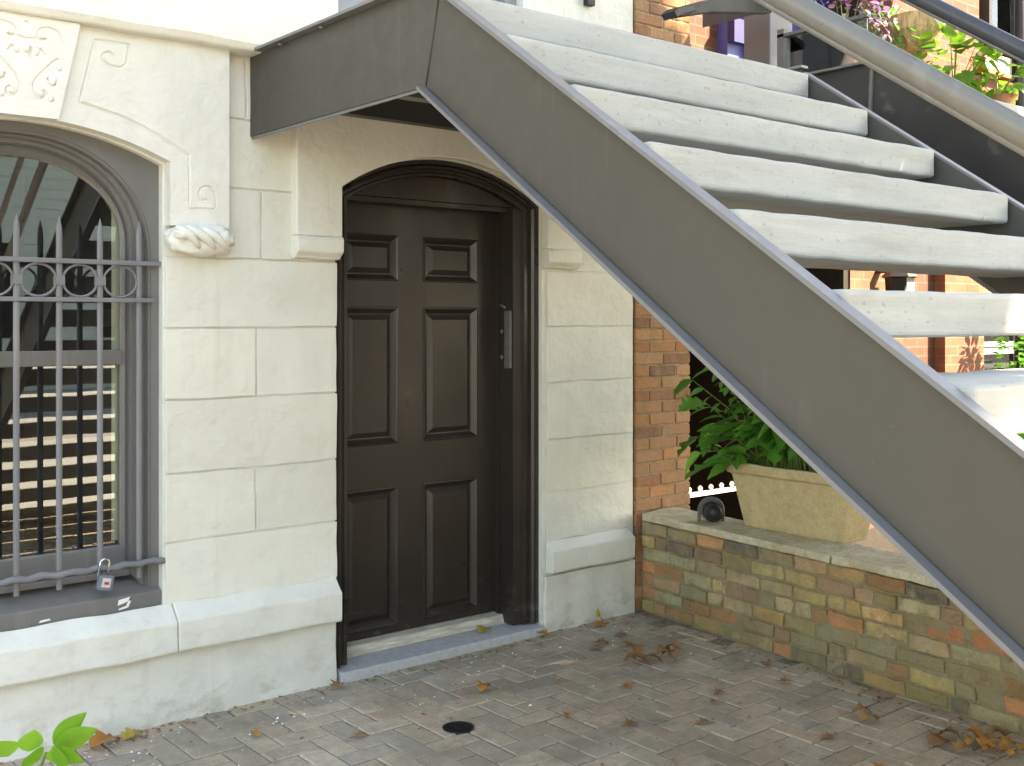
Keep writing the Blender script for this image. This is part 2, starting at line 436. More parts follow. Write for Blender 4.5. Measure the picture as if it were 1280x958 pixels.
# ================================================================== TOWNHOUSE
house = thing('townhouse', 'cream painted stone townhouse with arched grey window and dark brown garden door', 'house', (1.8,.17,0))
XL, XR = -3.0, 4.30
wx0, wx1, wzs, wzc, wzb = .618, 1.682, 2.185, 2.300, .455
dx0, dx1, dzs, dzc = 2.455, 3.645, 2.150, 2.330
warch = seg_arch(wx0, wx1, wzs, wzc); darch = seg_arch(dx0, dx1, dzs, dzc)
YB = .008
# backing: solid wall with openings
w = MB()
def wall_strip(pts, top, y0, y1):
    for (xa,za),(xb,zb) in zip(pts[:-1], pts[1:]):
        w.hexa([(xa,y0,za),(xb,y0,zb),(xb,y1,zb),(xa,y1,za),(xa,y0,top),(xb,y0,top),(xb,y1,top),(xa,y1,top)])
w.box(XL, wx0, YB, .34, -.03, 2.66)
w.box(wx0, wx1, YB, .34, -.03, wzb-.02)
wall_strip(warch, 2.66, YB, .34)
w.box(wx1, dx0, YB, .34, -.03, 2.66)
wall_strip(darch, 2.66, YB, .34)
w.box(dx1, XR, YB, .34, -.03, 2.66)
# parlour storey with a doorway
w.box(XL, 2.47, YB, .34, 2.66, 6.4); w.box(3.50, XR, YB, .34, 2.66, 6.4)
w.box(2.47, 3.50, YB, .34, 5.0, 6.4); w.box(2.47, 3.50, YB, .34, 2.66, 2.70)
w.build('wall', PAINT, house)
# facing blocks with open joints
BK = [MB(), MB(), MB()]; J = .0035
def block(x0, x1, z0, z1):
    y = rnd.uniform(-.0035, .0015)
    bk = BK[0 if x1 < 1 else 1 if x1 < 3 else 2]; f = rnd.uniform(.93,1.02); bk.cur = (f,f*rnd.uniform(.99,1.0),f*rnd.uniform(.96,1.0),1)
    bk.box(x0+J, x1-J, y, YB-.0005, z0+J, z1-J)
Z = [.455,.703,.970,1.261,1.545,1.828,2.116,2.400,2.655]
split = {0:None, 1:2.076, 2:None, 3:2.076, 4:None, 5:2.098, 6:None, 7:2.03}
for i in range(8):
    a, b = 1.688, 2.461
    if i >= 5: a, b = 1.90, 2.27
    s = split[i]
    if s: block(a, s, Z[i], Z[i+1]); block(s, b, Z[i], Z[i+1])
    else: block(a, b, Z[i], Z[i+1])
    block(3.675 if i < 5 else 3.84, 4.292, Z[i], Z[i+1])
    xs = [-3.0, -1.9, -.9, .61] if i % 2 else [-3.0, -2.4, -1.3, -.2, .61]
    for p, q in zip(xs[:-1], xs[1:]): block(p, q, Z[i], Z[i+1])
for bk in BK: bk.build('block_facing', PAINT, house, bevel=.0045, rough=(.05,.0042,7.5))
# plinth under the band
pl = MB()
for x0, x1 in ((XL, 2.452), (3.652, 4.30)):
    pl.box(x0, x1, -.012, YB-.001, -.04, .285)
pl.build('plinth', PAINT, house, bevel=.006, rough=(.05,.009,6.0))
# base band, weathered top
bd = MB()
def band(x0, x1):
    pr = [(.0055,.279),(-.058,.279),(-.066,.288),(-.064,.405),(-.050,.418),(.0055,.466)]
    n = len(pr)
    bd.prism_yz(pr, x0, x1)
band(XL, 1.715); band(1.718, 2.452)
pr = [(.0055,.300),(-.042,.300),(-.050,.310),(-.045,.415),(.0055,.462)]
bd.prism_yz(pr, 3.672, 4.262)
bd.build('base_band', PAINT, house, bevel=.006, rough=(.05,.007,7.0))
# cornice ledge
cn = MB(); cn.prism_yz([(.006,2.662),(-.10,2.662),(-.118,2.69),(-.118,2.84),(-.105,2.862),(.006,2.885)], XL, 4.25)
cn.build('cornice', PAINT, house, bevel=.008, rough=(.08,.006,4))
# ---- window hood with incised scrolls
def groove_cut(o, paths, y, r):
    cm = MB()
    for p in paths:
        # smooth the polyline
        q = [Vector((x,0,z)) for x, z in p]
        pts = []
        for i in range(len(q)-1):
            p0, p1, p2, p3 = q[max(i-1,0)], q[i], q[i+1], q[min(i+2,len(q)-1)]
            sharp = (p2-p1).length > .055
            for k in range(4):
                t = k/4
                if sharp: pts.append(p1.lerp(p2, t))
                else:
                    pts.append(.5*((2*p1) + (-p0+p2)*t + (2*p0-5*p1+4*p2-p3)*t*t + (-p0+3*p1-3*p2+p3)*t**3))
        pts.append(q[-1])
        cm.tube([(v.x, y, v.z) for v in pts], r, 6)
    co = cm.build('groove_cutter', PAINT, recalc=True)
    m = o.modifiers.new('cut', 'BOOLEAN'); m.object = co; m.operation = 'DIFFERENCE'; m.solver = 'EXACT'; m.use_self = True
    dg = bpy.context.evaluated_depsgraph_get(); dg.update()
    me = bpy.data.meshes.new_from_object(o.evaluated_get(dg))
    ok = len(me.polygons) > len(o.data.polygons)
    o.modifiers.remove(m)
    if ok: o.data = me
    bpy.data.objects.remove(co, do_unlink=True)
    print('groove', ok, len(o.data.polygons))
g1 = [(1.470,2.568),(1.460,2.577),(1.442,2.576),(1.428,2.562),(1.432,2.545),(1.449,2.533),(1.474,2.528),(1.502,2.532),(1.520,2.554),(1.529,2.620),(1.467,2.619),(1.401,2.617),(1.377,2.512),(1.346,2.380),(1.421,2.362),(1.509,2.342),(1.585,2.313),(1.651,2.284),(1.765,2.224),(1.768,2.126),(1.768,2.016),(1.869,2.017),(1.876,2.068),(1.855,2.104),(1.820,2.100),(1.806,2.074),(1.820,2.051),(1.841,2.055)]
CX = 1.15
hd = MB()
ha = seg_arch(wx0-.008, wx1+.008, 2.192, 2.307, 24)
HB = 1.945
poly = [(2*CX-1.934, HB),(wx0-.008, HB)] + ha + [(wx1+.008, HB),(1.934, HB),(1.934, 2.668),(2*CX-1.934, 2.668)]
hd.prism_xz(poly, -.052, YB-.0015)
ho = hd.build('window_hood', PAINT, house, recalc=True)
groove_cut(ho, [g1, [(2*CX-x, z) for x, z in g1]], -.052, .0078)
# keystone
ks = MB(); ks.prism_xz([(1.040,2.302),(1.262,2.302),(1.339,2.66),(.963,2.66)], -.082, -.0515)
ko = ks.build('keystone', PAINT, house, recalc=True)
K = [[(1.216,2.589),(1.200,2.579),(1.187,2.587),(1.190,2.608),(1.206,2.621),(1.232,2.625),(1.262,2.613),(1.275,2.578)],
     [(1.262,2.521),(1.226,2.489),(1.184,2.439),(1.174,2.405),(1.187,2.373),(1.206,2.369),(1.219,2.387),(1.206,2.402)],
     [(1.184,2.583),(1.152,2.576),(1.118,2.583)]]
K2 = [[(1.196,2.548),(1.215,2.527)],[(1.165,2.551),(1.163,2.507)],[(1.222,2.440),(1.238,2.447)],[(1.151,2.64),(1.151,2.632)]]
allk = K + K2 + [[(2*1.151-x, z) for x, z in p] for p in K[:2]+K2[:1]+K2[2:3]]
groove_cut(ko, allk, -.082, .0068)
lf = MB()
for (x, z, rx, rz, s) in ((1.24,2.44,.014,.02,1),(1.062,2.44,.014,.02,2),(1.20,2.385,.010,.010,3),(1.102,2.385,.010,.010,4),(1.205,2.592,.009,.009,5),(1.098,2.592,.009,.009,6),(1.151,2.545,.012,.02,7),(1.185,2.535,.010,.016,8),(1.117,2.535,.010,.016,9),(1.235,2.375,.012,.016,10),(1.067,2.375,.012,.016,11),(1.262,2.49,.01,.016,12)):
    lf = MB(); lf.blob((x,-.082,z), rx, .0045, rz, 2, .4, 3, s); lf.build('carved_leaf', PAINT, ko, smooth=True)
# corbels under the hood: carved leaf scroll blocks
for cx in (1.812, 2*CX-1.812):
    cb = MB()
    sg_ = 1 if cx > CX else -1
    cb.blob((cx,-.040,1.893), .128, .058, .060, 4, .16, 2.6, 3, .66)
    for k, (u0, u1, rr) in enumerate(((-.115,-.02,.017),(-.075,.045,.020),(-.02,.095,.018))):
        P = [(cx+sg_*(u0+(u1-u0)*q/6), -.088-.020*math.sin(math.pi*q/6), 1.935-.075*(q/6)**1.4) for q in range(7)]
        cb.tube(P, [rr*(.45+.55*math.sin(math.pi*(.15+.8*q/6))) for q in range(7)], 8)
    cb.blob((cx-sg_*.085,-.088,1.915), .038, .028, .026, 3, .3, 2, 9); cb.blob((cx+sg_*.085,-.075,1.90), .045, .03, .035, 3, .35, 3, 5)
    cb.build('corbel', PAINT, house, smooth=True)
# ---- door hood: flat label mould with plain corbels
dh = MB()
da = seg_arch(dx0+.004, dx1-.004, dzs+.004, dzc+.003, 24)
poly = [(2.238, 1.935),(dx0+.004, 1.935)] + da + [(dx1-.004, 1.935),(3.862, 1.935),(3.862, 2.661),(2.238, 2.661)]
dh.prism_xz(poly, -.050, YB-.0025)
dho = dh.build('door_hood', PAINT, house, recalc=True, bevel=.006)
for x0, x1 in ((2.236, dx0+.006),(dx1-.006, 3.864)):
    c = MB(); c.prism_yz([(.006,1.838),(-.030,1.838),(-.036,1.848),(-.062,1.868),(-.062,1.922),(-.054,1.936),(.006,1.936)], x0, x1)
    c.build('corbel', PAINT, house, bevel=.006, rough=(.04,.004,9))
# ---- window
win = MB()
n = 28
rings = []
for (a, rise, zs, zb, y) in ((.540,.46,1.845,.50,.048),(.492,.434,1.828,.52,.050),(.486,.428,1.828,.53,.068),(.474,.42,1.835,.54,.062),(.462,.405,1.84,.55,.080),(.458,.40,1.845,.56,.098),(.440,.375,1.855,.58,.098),(.436,.36,1.862,.59,.125),(.424,.33,1.875,.62,.118),(.418,.305,1.886,.65,.138),(.417,.300,1.888,.66,.165)):
    rings.append([(x, y, z) for x, z in arch_line(CX, a, zs, rise, zb, n, 2.15)])
# outer board fills the opening up to its segmental head
outer = []
for (x, y, z) in rings[0]:
    outer.append((x, y, z))
win.loft(rings)
fb = MB()
# casing board with a round-headed hole: strips between hole and opening edge
hole = arch_line(CX, .500, 1.828, .444, .46, n, 2.15)
def sz(x):
    r = ((wx1-wx0)/2)**2; q = (wzc-wzs); rr = (r+q*q)/(2*q); return wzc-rr+math.sqrt(max(0, rr*rr-(x-CX)**2))
for (xa,za),(xb,zb) in zip(hole[1:-2], hole[2:-1]):
    ta, tb = sz(xa)+.02, sz(xb)+.02
    fb.add([(xa,.045,za),(xb,.045,zb),(xb,.045,tb),(xa,.045,ta),(xa,.07,za),(xb,.07,zb)], [(0,1,2,3),(0,4,5,1)])
for s in (-1, 1):
    x0, x1 = sorted((CX+s*.500, CX+s*.545))
    fb.box(x0, x1, .045, .07, .46, 2.20)
win_o = win.build('window', WOODG, house, recalc=True)
fbo = fb.build('window_casing', WOODG, win_o)
# sashes and sill
sa = MB()
sa.box(CX-.43, CX+.43, .140, .175, 1.402, 1.460)
sa.box(CX-.43, CX+.43, .128, .165, .612, .690)
sa.box(CX-.44, CX+.44, .100, .165, .575, .600)
sa.box(CX+.417, CX+.445, .135, .18, .62, 1.41); sa.box(CX-.445, CX-.417, .135, .18, .62, 1.41)
sa.build('sash', WOODG, win_o, bevel=.004)
sl = MB(); sl.hexa([(CX-.53,.012,.455),(CX+.53,.012,.455),(CX+.53,.2,.455),(CX-.53,.2,.455),(CX-.53,.012,.520),(CX+.53,.012,.520),(CX+.53,.2,.585),(CX-.53,.2,.585)])
sl.build('sill', WOODG, win_o, bevel=.005)
ch = MB()
ch.prism_xz([(1.508,.487),(1.560,.500),(1.556,.513),(1.512,.507)], .0095, .0125); ch.prism_xz([(1.560,.500),(1.556,.512),(1.540,.480),(1.512,.474),(1.512,.468),(1.548,.474)], .0095, .0125)
ch.prism_xz([(1.22,.470),(1.262,.474),(1.258,.480),(1.225,.478)], .0095, .0125)
ch.build('bare_patch', WHITEP, win_o)
gl = MB(); gp = arch_line(CX, .425, 1.886, .31, .64, n, 2.15)
gl.add([(x,.156,z) for x, z in gp], [tuple(range(len(gp)))])
gl.build('glass_pane', GLASS, win_o)
cu = MB(); cu.box(CX+.402, CX+.432, .200, .206, .70, 2.15); cu.box(CX-.432, CX-.402, .200, .206, .70, 2.15)
cu.build('blind_edge', CURTAIN, win_o)
# room behind the window and the door
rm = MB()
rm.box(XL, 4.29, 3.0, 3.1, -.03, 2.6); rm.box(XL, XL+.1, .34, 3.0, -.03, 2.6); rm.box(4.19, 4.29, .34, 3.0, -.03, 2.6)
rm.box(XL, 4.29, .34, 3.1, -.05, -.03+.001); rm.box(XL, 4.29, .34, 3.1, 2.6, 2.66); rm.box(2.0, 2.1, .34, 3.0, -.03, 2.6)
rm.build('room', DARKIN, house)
# ---- grille
gr = MB(); gh = None
rl = MB(); rl.box(.60, 1.692, .018, .034, 1.788, 1.806); rl.box(.645, 1.655, .020, .034, 1.645, 1.662)
grille = rl.build('window_grille', GRILLE, house, bevel=.003)
rod = MB(); P = [(.60+1.10*i/40, .012+.004*math.sin(i*.9), .637+.004*math.sin(i*1.7)) for i in range(41)]
rod.tube(P, [.0125+.0015*math.sin(i*2.3) for i in range(41)], 8)
rod.build('locking_rod', GRILLE, grille, smooth=True)
for k in range(-3, 4):
    x = CX + .1505*k
    b = MB(); b.tube([(x,.040,.575),(x,.040,1.90),(x,.040,1.925),(x,.040,1.963)], [.0115,.0115,.0100,.0012], 10)
    if abs(k) < 3:
        b.box(x-.016, x+.016, .022, .058, 1.708, 1.742)
    b.build('bar', GRILLE, grille, smooth=False)
for k in range(-3, 3):
    x = CX + .1505*(k+.5)
    c = MB(); c.tube([(x+.064*math.cos(2*math.pi*i/28), .036, 1.725+.060*math.sin(2*math.pi*i/28)) for i in range(28)], .0048, 6, closed=True)
    c.build('ring', GRILLE, grille, smooth=True)
# ---- door
leaf = MB(); YD = .20
panels = [(2.600,2.910),(3.052,3.386)]; rows = [(.130,.790),(.990,1.640),(1.762,1.980)]
xs = sorted({2.455,3.506,*[v for p in panels for v in p]}); zs = sorted({.098,2.135,*[v for r in rows for v in r]})
for i in range(len(xs)-1):
    for j in range(len(zs)-1):
        a, b, c, d = xs[i], xs[i+1], zs[j], zs[j+1]
        if (a,b) in panels and (c,d) in rows:
            # recess frame, raised field
            def ring(ins, y): return [(a+ins,y,c+ins),(b-ins,y,c+ins),(b-ins,y,d-ins),(a+ins,y,d-ins)]
            rr = [ring(0,YD), ring(.003,YD-.005), ring(.008,YD-.006), ring(.013,YD-.001), ring(.030,YD+.019), ring(.037,YD+.020), ring(.060,YD+.006), ring(.0615,YD+.005)]
            o = len(leaf.v)
            leaf.add([p for r in rr for p in r], [(4*q+k, 4*q+(k+1)%4, 4*q+4+(k+1)%4, 4*q+4+k) for q in range(7) for k in range(4)] + [(28,29,30,31)])
        else:
            leaf.add([(a,YD,c),(b,YD,c),(b,YD,d),(a,YD,d)], [(0,1,2,3)])
leaf.box(2.456, 3.505, YD+.022, YD+.045, .099, 2.134)
door = leaf.build('door', DOORM, house)
kn = MB(); kn.tube([(3.452,YD-.002,1.075),(3.452,YD-.05,1.075)], .014, 12); kn.blob((3.452,YD-.062,1.075), .026, .02, .026, 2, 0)
# ---- door frame: jambs, head, tympanum and arch mould
fr = MB()
def step_arch(x0, x1, zs, zc, zb):
    return [(x0,zb)] + seg_arch(x0, x1, zs, zc, 24) + [(x1,zb)]
rings = []
for (ins, y, dz) in ((-.01,.030,0),(.020,.030,0),(.024,.036,0),(.034,.024,0),(.044,.036,0),(.048,.052,0),(.062,.052,0),(.068,.044,0),(.082,.044,0),(.086,.060,0)):
    rings.append([(x,y,z) for x, z in step_arch(dx0+ins, dx1-ins, dzs-ins*.35, dzc-ins*.9, .05)])
fr.loft(rings)
fr.add([(3.559,.060,.05),(3.559,.060,2.14),(3.508,.068,2.14),(3.508,.068,.05),(3.508,.20,2.14),(3.508,.20,.05)], [(0,1,2,3),(3,2,4,5)])
fr.box(3.494, 3.5075, .165, .199, .07, 2.14)
fr.box(3.5082, 3.5150, .08, .19, .07, 2.14)
df = fr.build('door_frame', DOORM, house, recalc=True)
ty = MB()
th = [(x, z) for x, z in seg_arch(dx0+.084, dx1-.084, dzs-.03, dzc-.077, 24)]
ty.prism_xz([(dx0+.084, 2.142)] + [p for p in th if p[1] > 2.143] + [(dx1-.084, 2.142)], .075, .22)
ty.build('transom_panel', DOORM, df, recalc=True)
hb = MB(); hb.box(dx0+.08, dx1-.08, .10, .24, 2.118, 2.1415); hb.build('head_rail', DOORM, df)
# entry handle plate on the jamb
kp = MB(); kp.box(3.497, 3.5065, .05, .115, 1.40, 1.69)
ep = MB(); ep.box(3.490, 3.5070, .072, .118, 1.335, 1.625); epo = ep.build('strike_plate', PEWTER, df, bevel=.004)
kb = MB()
for z in (1.52, 1.39):
    kb = MB(); kb.blob((3.502,.150,z), .008, .013, .013, 2, 0); kb.build('lock_button', PEWTER, df, smooth=True)
kb = MB(); kb.tube([(3.500,.160,1.655),(3.500,.115,1.640)], .008, 8); kb.build('latch', PEWTER, df, smooth=True)
# threshold
ts = MB(); ts.box(2.470, 3.640, -.030, .165, -.02, .042)
ts.build('door_sill', SILLST, house, bevel=.006, rough=(.06,.003,8))
tw = MB(); tw.hexa([(2.458,.135,.043),(3.60,.135,.043),(3.60,.24,.043),(2.458,.24,.043),(2.458,.150,.088),(3.60,.150,.088),(3.60,.24,.096),(2.458,.24,.096)])
tw.build('threshold', OLDWOOD, house, bevel=.006)
# parlour door above the landing
pd = MB(); pd.box(2.47,2.60,.02,.10,2.70,5.0); pd.box(3.43,3.498,.03,.3,2.70,5.0); pd.box(2.60,3.43,.14,.2,2.70,4.95)
pd.box(2.66,2.98,.125,.14,2.9,3.6); pd.box(3.05,3.37,.125,.14,2.9,3.6); pd.box(2.66,2.98,.125,.14,3.8,4.7); pd.box(3.05,3.37,.125,.14,3.8,4.7)
pd.build('parlour_door', PARLOR, house, bevel=.006)
pj = MB(); pj.box(3.503,3.56,-.02,.006,2.886,5.0); pj.build('door_trim', WHITEP, house)
ct = MB(); ct.box(3.93,3.985,-.03,.006,3.215,3.30); ct.build('shutter_catch', BLACK, house, bevel=.004)
up = MB(); up.box(XL-.1, XR, -.22, .4, 6.4, 6.75); up.box(XL, XR, .34, 7, 2.66, 6.4)
up.build('roof', PAINT, house)

# ---- padlock hanging from the locking rod
px, py, pz = 1.452, .004, .637
lk = thing('padlock', 'chrome shackled padlock with a pale label hanging on the window grille rod', 'padlock', (px,py,pz-.07))
b = MB(); b.obox(Matrix.Translation((px,-.012,pz-.050)) @ Matrix.Rotation(R(12),4,'Y'), .058, .028, .056)
b.build('body', LOCKB, lk, bevel=.006)
b = MB(); b.obox(Matrix.Translation((px,-.0255,pz-.048)) @ Matrix.Rotation(R(12),4,'Y'), .032, .002, .034); b.build('label_plate', LOCKL, lk)
b = MB(); b.obox(Matrix.Translation((px+.001,-.0268,pz-.050)) @ Matrix.Rotation(R(12),4,'Y'), .018, .0015, .010); b.build('print', RED, lk)
sh = [Vector((.017*math.cos(math.pi*(1-i/10)), 0, .020+.017*math.sin(math.pi*(1-i/10)))) for i in range(11)]
sh = [Vector((-.017,0,-.03))] + sh + [Vector((.017,0,-.03))]
M = Matrix.Translation((px-.004,-.010,pz+.002)) @ Matrix.Rotation(R(12),4,'Y')
b = MB(); b.tube([M @ p for p in sh], .0042, 8); b.build('shackle', CHROME, lk, smooth=True)

# ================================================================== STAIRCASE
SX, SR = 2.05, 3.975        # web planes of the two stringers
FW = .035                    # flange overhang
RUN, RISE, Y0, Z0 = .2885, .196, -1.376, 2.624
SL = RISE/RUN
def ztop(y): return 2.484 - (-1.548 - y)*.6925
stair = thing('staircase', 'outdoor stoop staircase with grey steel channel stringers and pale open stone treads', 'staircase', (3.0,-2.4,0))
YC = -1.308; FT, FB = 2.662, 2.334; YE = -5.02
VH = .416
def stringer(x, side, name, label=None):
    m = MB(); t = .012
    ztc = ztop(YC); zb = lambda y: 2.325 - (-1.268 - y)*.7034
    # landing beam web then raking web
    xo, xi = (x, x+t) if side < 0 else (x-t, x)
    yk = -1.262   # lower corner of the mitre
    m.prism_yz([(.0,FB),(yk,FB),(YC-.03,ztop(YC-.03)),(YC+.02,FT),(.0,FT)], xo, xi)
    ylow = yk-.004
    # find where the lower edge meets the ground
    yg = -1.268 - 2.325/.7034
    poly = [(ylow,FB-.001),(YC-.034,ztop(YC-.034)),(YE,ztop(YE)),(YE,0.0)]
    poly.append((yg, 0.0))
    m.prism_yz(poly, xo, xi)
    o = m.build(name, STEEL, stair, recalc=True, label=label)
    f = MB(); x0, x1 = (x-FW, x+.0) if side < 0 else (x, x+FW)
    tf = .011
    c = math.sqrt(1+.6925**2)
    def rake(y0, y1, off, thick):
        f.prism_yz([(y0, ztop(y0)+off),(y1, ztop(y1)+off),(y1, ztop(y1)+off-thick*c),(y0, ztop(y0)+off-thick*c)], x0 - (0 if side<0 else .012), x1 + (.012 if side<0 else 0))
    rake(YC-.03, YE, .0145, .0115) if side < 0 else rake(YC-.03, YE, .012, .009)
    f.prism_yz([(yk+.004, zb(yk+.004)),(yg, 0.0),(yg, -tf*c),(yk+.004, zb(yk+.004)-tf*c)], x0 - (0 if side<0 else .012), x1 + (.012 if side<0 else 0))
    f.box(x0-(0 if side<0 else .012), x1+(.012 if side<0 else 0), YC-.02, .0, FT+.0005, FT+tf)
    f.box(x0+ (.04 if side<0 else -.012), x1+(.012 if side<0 else -.04), yk, .0, FB-tf, FB-.0005)
    fo = f.build('flange', FLANGE, o, recalc=True)
    wv = MB(); s = -1 if side < 0 else 1
    wv.tube([(x+s*.001, yk-.002, FB+.004),(x+s*.001, YC-.030, ztop(YC-.03)-.004)], .0035, 6)
    wv.build('weld_bead', STEEL, o, smooth=True)
    if side < 0:
        for y in (-.30, -.62):
            bt = MB(); bt.lathe([(.011,0),(.011,.006),(.004,.012)], (x-.018,y,FT-.014), 6); bt.build('bolt', PEWTER, o)
    return o
stringer(SX, -1, 'stringer'); stringer(SR, 1, 'stringer')
for i in range(1, 14):
    t = MB(); y = Y0 - RUN*i; z = Z0 - RISE*i
    t.box(SX+.014, SR-.014-.012, y, y+.335, z-.108, z)
    t.build('tread', CONC, stair, bevel=.013, seg=3, rough=(.05,.0034,9.0))
ld = MB(); ld.box(SX+.014, SR-.026, Y0, .0, Z0-.108, Z0); ld.build('landing_slab', CONC, stair, bevel=.011, seg=3, rough=(.12,.004,4))
bm_ = MB()
for y in (-.25, -.75, -1.14): bm_ = MB(); bm_.box(SX+.014, SR-.026, y-.03, y+.03, Z0-.20, Z0-.109); bm_.build('cross_beam', BLACKST, stair)
def zrail(y): return 1.918 - (-3.23 - y)*.688
for x, s, dz in ((SX-.03,-1,0),(SR+.0,1,-.015)):
    h = MB(); rr = .0255 if s < 0 else .030
    pts = [(x,-.004,3.62+dz),(x,-.72,3.62+dz),(x,-.82,3.575+dz),(x,-1.50,zrail(-1.50)+dz),(x,-5.0,zrail(-5.0)+dz)]
    h.tube(pts, rr, 16); ho_ = h.build('handrail', RAILM if s < 0 else RAILD, stair, smooth=True)
    uu = MB(); uu.tube([(x,p[1],p[2]-rr-.008) for p in pts], .009, 6); uu.build('rail_bar', RAILM, ho_, smooth=True)
    tp = MB(); tp.tube([(x,p[1],p[2]+.40) for p in pts], .020, 12); tp.build('top_rail', RAILM, stair, smooth=True)
    po = MB(); po.box(x-.02, x+.02, -5.0, -4.96, max(0,ztop(-4.98)), zrail(-4.98)+dz+.40)
    po.build('post', RAILM, stair)
bp = MB(); bp.box(1.95, 4.07, -5.34, -4.83, -.02, .03); bp.build('base_slab', CONC, stair, bevel=.01)

# ================================================================== GARDEN WALL
gx = lambda y: 4.352 + .0962*y
gw = thing('garden_wall', 'low mossy old brick garden wall with pale stone coping', 'wall', (4.35,-1.7,0))
core = MB(); ang = math.atan(.0962)
YW = -5.3
core.hexa([(gx(YW)+.0085,YW,-.05),(gx(YW)+.225,YW,-.05),(gx(0)+.225,-.006,-.05),(gx(0)+.0085,-.006,-.05),(gx(YW)+.0085,YW,.492),(gx(YW)+.225,YW,.492),(gx(0)+.225,-.006,.492),(gx(0)+.0085,-.006,.492)])
core.cur = (.30,.24,.15,1); core.c = [core.cur]*len(core.v)
core.build('mortar_core', BRICKG, gw, rough=(.03,.011,13))
bw = MB()
gcol = [(.42,.20,.09),(.44,.16,.07),(.40,.24,.10),(.36,.23,.09),(.30,.24,.11),(.42,.17,.075),(.27,.21,.12),(.33,.20,.12),(.20,.17,.10),(.38,.28,.12),(.34,.14,.07),(.25,.23,.14),(.40,.30,.18),(.22,.13,.09),(.31,.26,.15),(.09,.08,.07)]
nc = 7; hh = .4925/nc
for r in range(nc):
    y = -.01 - (.0 if r % 2 else .1) * 1
    y = -.008
    first = True
    while y > YW+.05:
        L = rnd.uniform(.19,.225) if rnd.random() > .3 else rnd.uniform(.09,.115)
        if first and r % 2: L = .11
        first = False
        y1 = max(y-L, YW)
        k = rnd.choice(gcol); f = rnd.uniform(.9,1.85); bw.cur = (k[0]*f,k[1]*f,k[2]*f,1)
        d = rnd.uniform(-.006,.006); jt = .0055
        z0 = hh*r + .004 + rnd.uniform(-.003,.003); z1 = hh*(r+1) - .006 + rnd.uniform(-.004,.003)
        ya, yb = y-jt, y1+jt
        bw.hexa([(gx(yb)+d,yb,z0),(gx(yb)+.05,yb,z0),(gx(ya)+.05,ya,z0),(gx(ya)+d+rnd.uniform(-.003,.003),ya,z0),
                 (gx(yb)+d,yb,z1),(gx(yb)+.05,yb,z1),(gx(ya)+.05,ya,z1),(gx(ya)+d,ya,z1)])
        y = y1
bw.build('brick_face', BRICKG, gw, bevel=.009, rough=(.03,.008,17), recalc=True)
for (ya, yb) in ((-.03,-1.300),(-1.312,-2.5),(-2.512,-3.8),(-3.812,-5.3)):
    c = MB(); k = rnd.uniform(.92,1.1); c.cur = (.66*k,.60*k,.44*k,1)
    zt = .540; dz = rnd.uniform(-.004,.004)
    c.hexa([(gx(yb)-.022,yb,.4945),(gx(yb)+.25,yb,.4945),(gx(ya)+.25,ya,.4945),(gx(ya)-.022,ya,.4945),
            (gx(yb)-.022,yb,zt-.012+dz),(gx(yb)+.25,yb,zt+dz),(gx(ya)+.25,ya,zt),(gx(ya)-.022,ya,zt-.004)])
    c.build('coping_stone', COPE, gw, bevel=.007, rough=(.06,.006,8), recalc=True)
gdb = MB(); gdb.box(4.60, 9.5, -6.5, -.0, -.03, .18); structure(gdb.build('garden_bed', SOIL))

# planter trough on the coping
zt = .536
pA = Matrix.Translation((4.530,-.930,zt)) @ Matrix.Rotation(R(-1.5),4,'Z')
pt = thing('planter', 'mossy tan cast stone trough planter on the garden wall coping', 'planter', (4.53,-.93,zt))
p = MB(); p.cur = (.62,.485,.275,1)
def rect(hx, hy, z): return [pA @ Vector(q) for q in ((-hx,-hy,z),(hx,-hy,z),(hx,hy,z),(-hx,hy,z))]
p.loft([rect(.088,.292,0),rect(.092,.296,.010),rect(.130,.346,.268),rect(.148,.364,.276),rect(.152,.368,.325),rect(.124,.340,.325),rect(.118,.334,.285)], closed=True, cap=True)
p.build('trough', PLANTERM, pt, bevel=.006, rough=(.06,.0025,9), recalc=True)
s = MB(); s.add(rect(.114,.329,.288), [(0,1,2,3)]); s.build('soil', SOIL, pt)
# leafy plant in it
tp_ = thing('foliage_plant', 'dark green leafy plant growing in the stone trough planter', 'plant', (4.53,-.9,zt+.288))
lv = MB(); st = MB()
r2 = random.Random(11)
for i in range(185):
    base = pA @ Vector((r2.uniform(-.07,.07), r2.uniform(-.27,.29), .28))
    a = r2.uniform(0, 2*math.pi); sp = r2.uniform(.10,.44)
    dirv = Vector((math.cos(a)*.5-.05, math.sin(a)*.8+.32, 0))
    h = r2.uniform(.10,.62) if dirv.x > -.1 and dirv.y < .5 else r2.uniform(.02,.80)
    if dirv.x < -.1 and base.y < -.75: h = max(h, .24); sp *= .45
    tip = base + dirv*sp + Vector((0,0,h))
    mid = base.lerp(tip, .5) + Vector((0,0,.07))
    st.tube([base, mid, tip], [.004,.0035,.0025], 5, cap=False)
    d = (dirv.normalized() + Vector((0,0,r2.uniform(-.75,.05)))).normalized()
    L = r2.uniform(.11,.20)
    put_leaf(lv, tip, d, L, L*r2.uniform(.5,.7), roll=r2.uniform(-.6,.6), fold=.22, curl=r2.uniform(.15,.5), lobes=r2.choice((0,3,4)), jit=.3, n=12, rg=r2)
    for q in range(4):
        tt = .5+.12*q; p0 = mid.lerp(tip, (tt-.5)*2)
        side = Vector((-dirv.y, dirv.x, r2.uniform(-.4,.15)))*r2.choice((-1,1)) + dirv*.6
        put_leaf(lv, p0, side.normalized(), L*.7, L*.3, roll=r2.uniform(-.8,.8), fold=.2, curl=.3, jit=.3, n=8, rg=r2)
lv.build('leaf_mass', LEAFD, tp_, smooth=True); st.build('stem', STEMG, tp_, smooth=True)
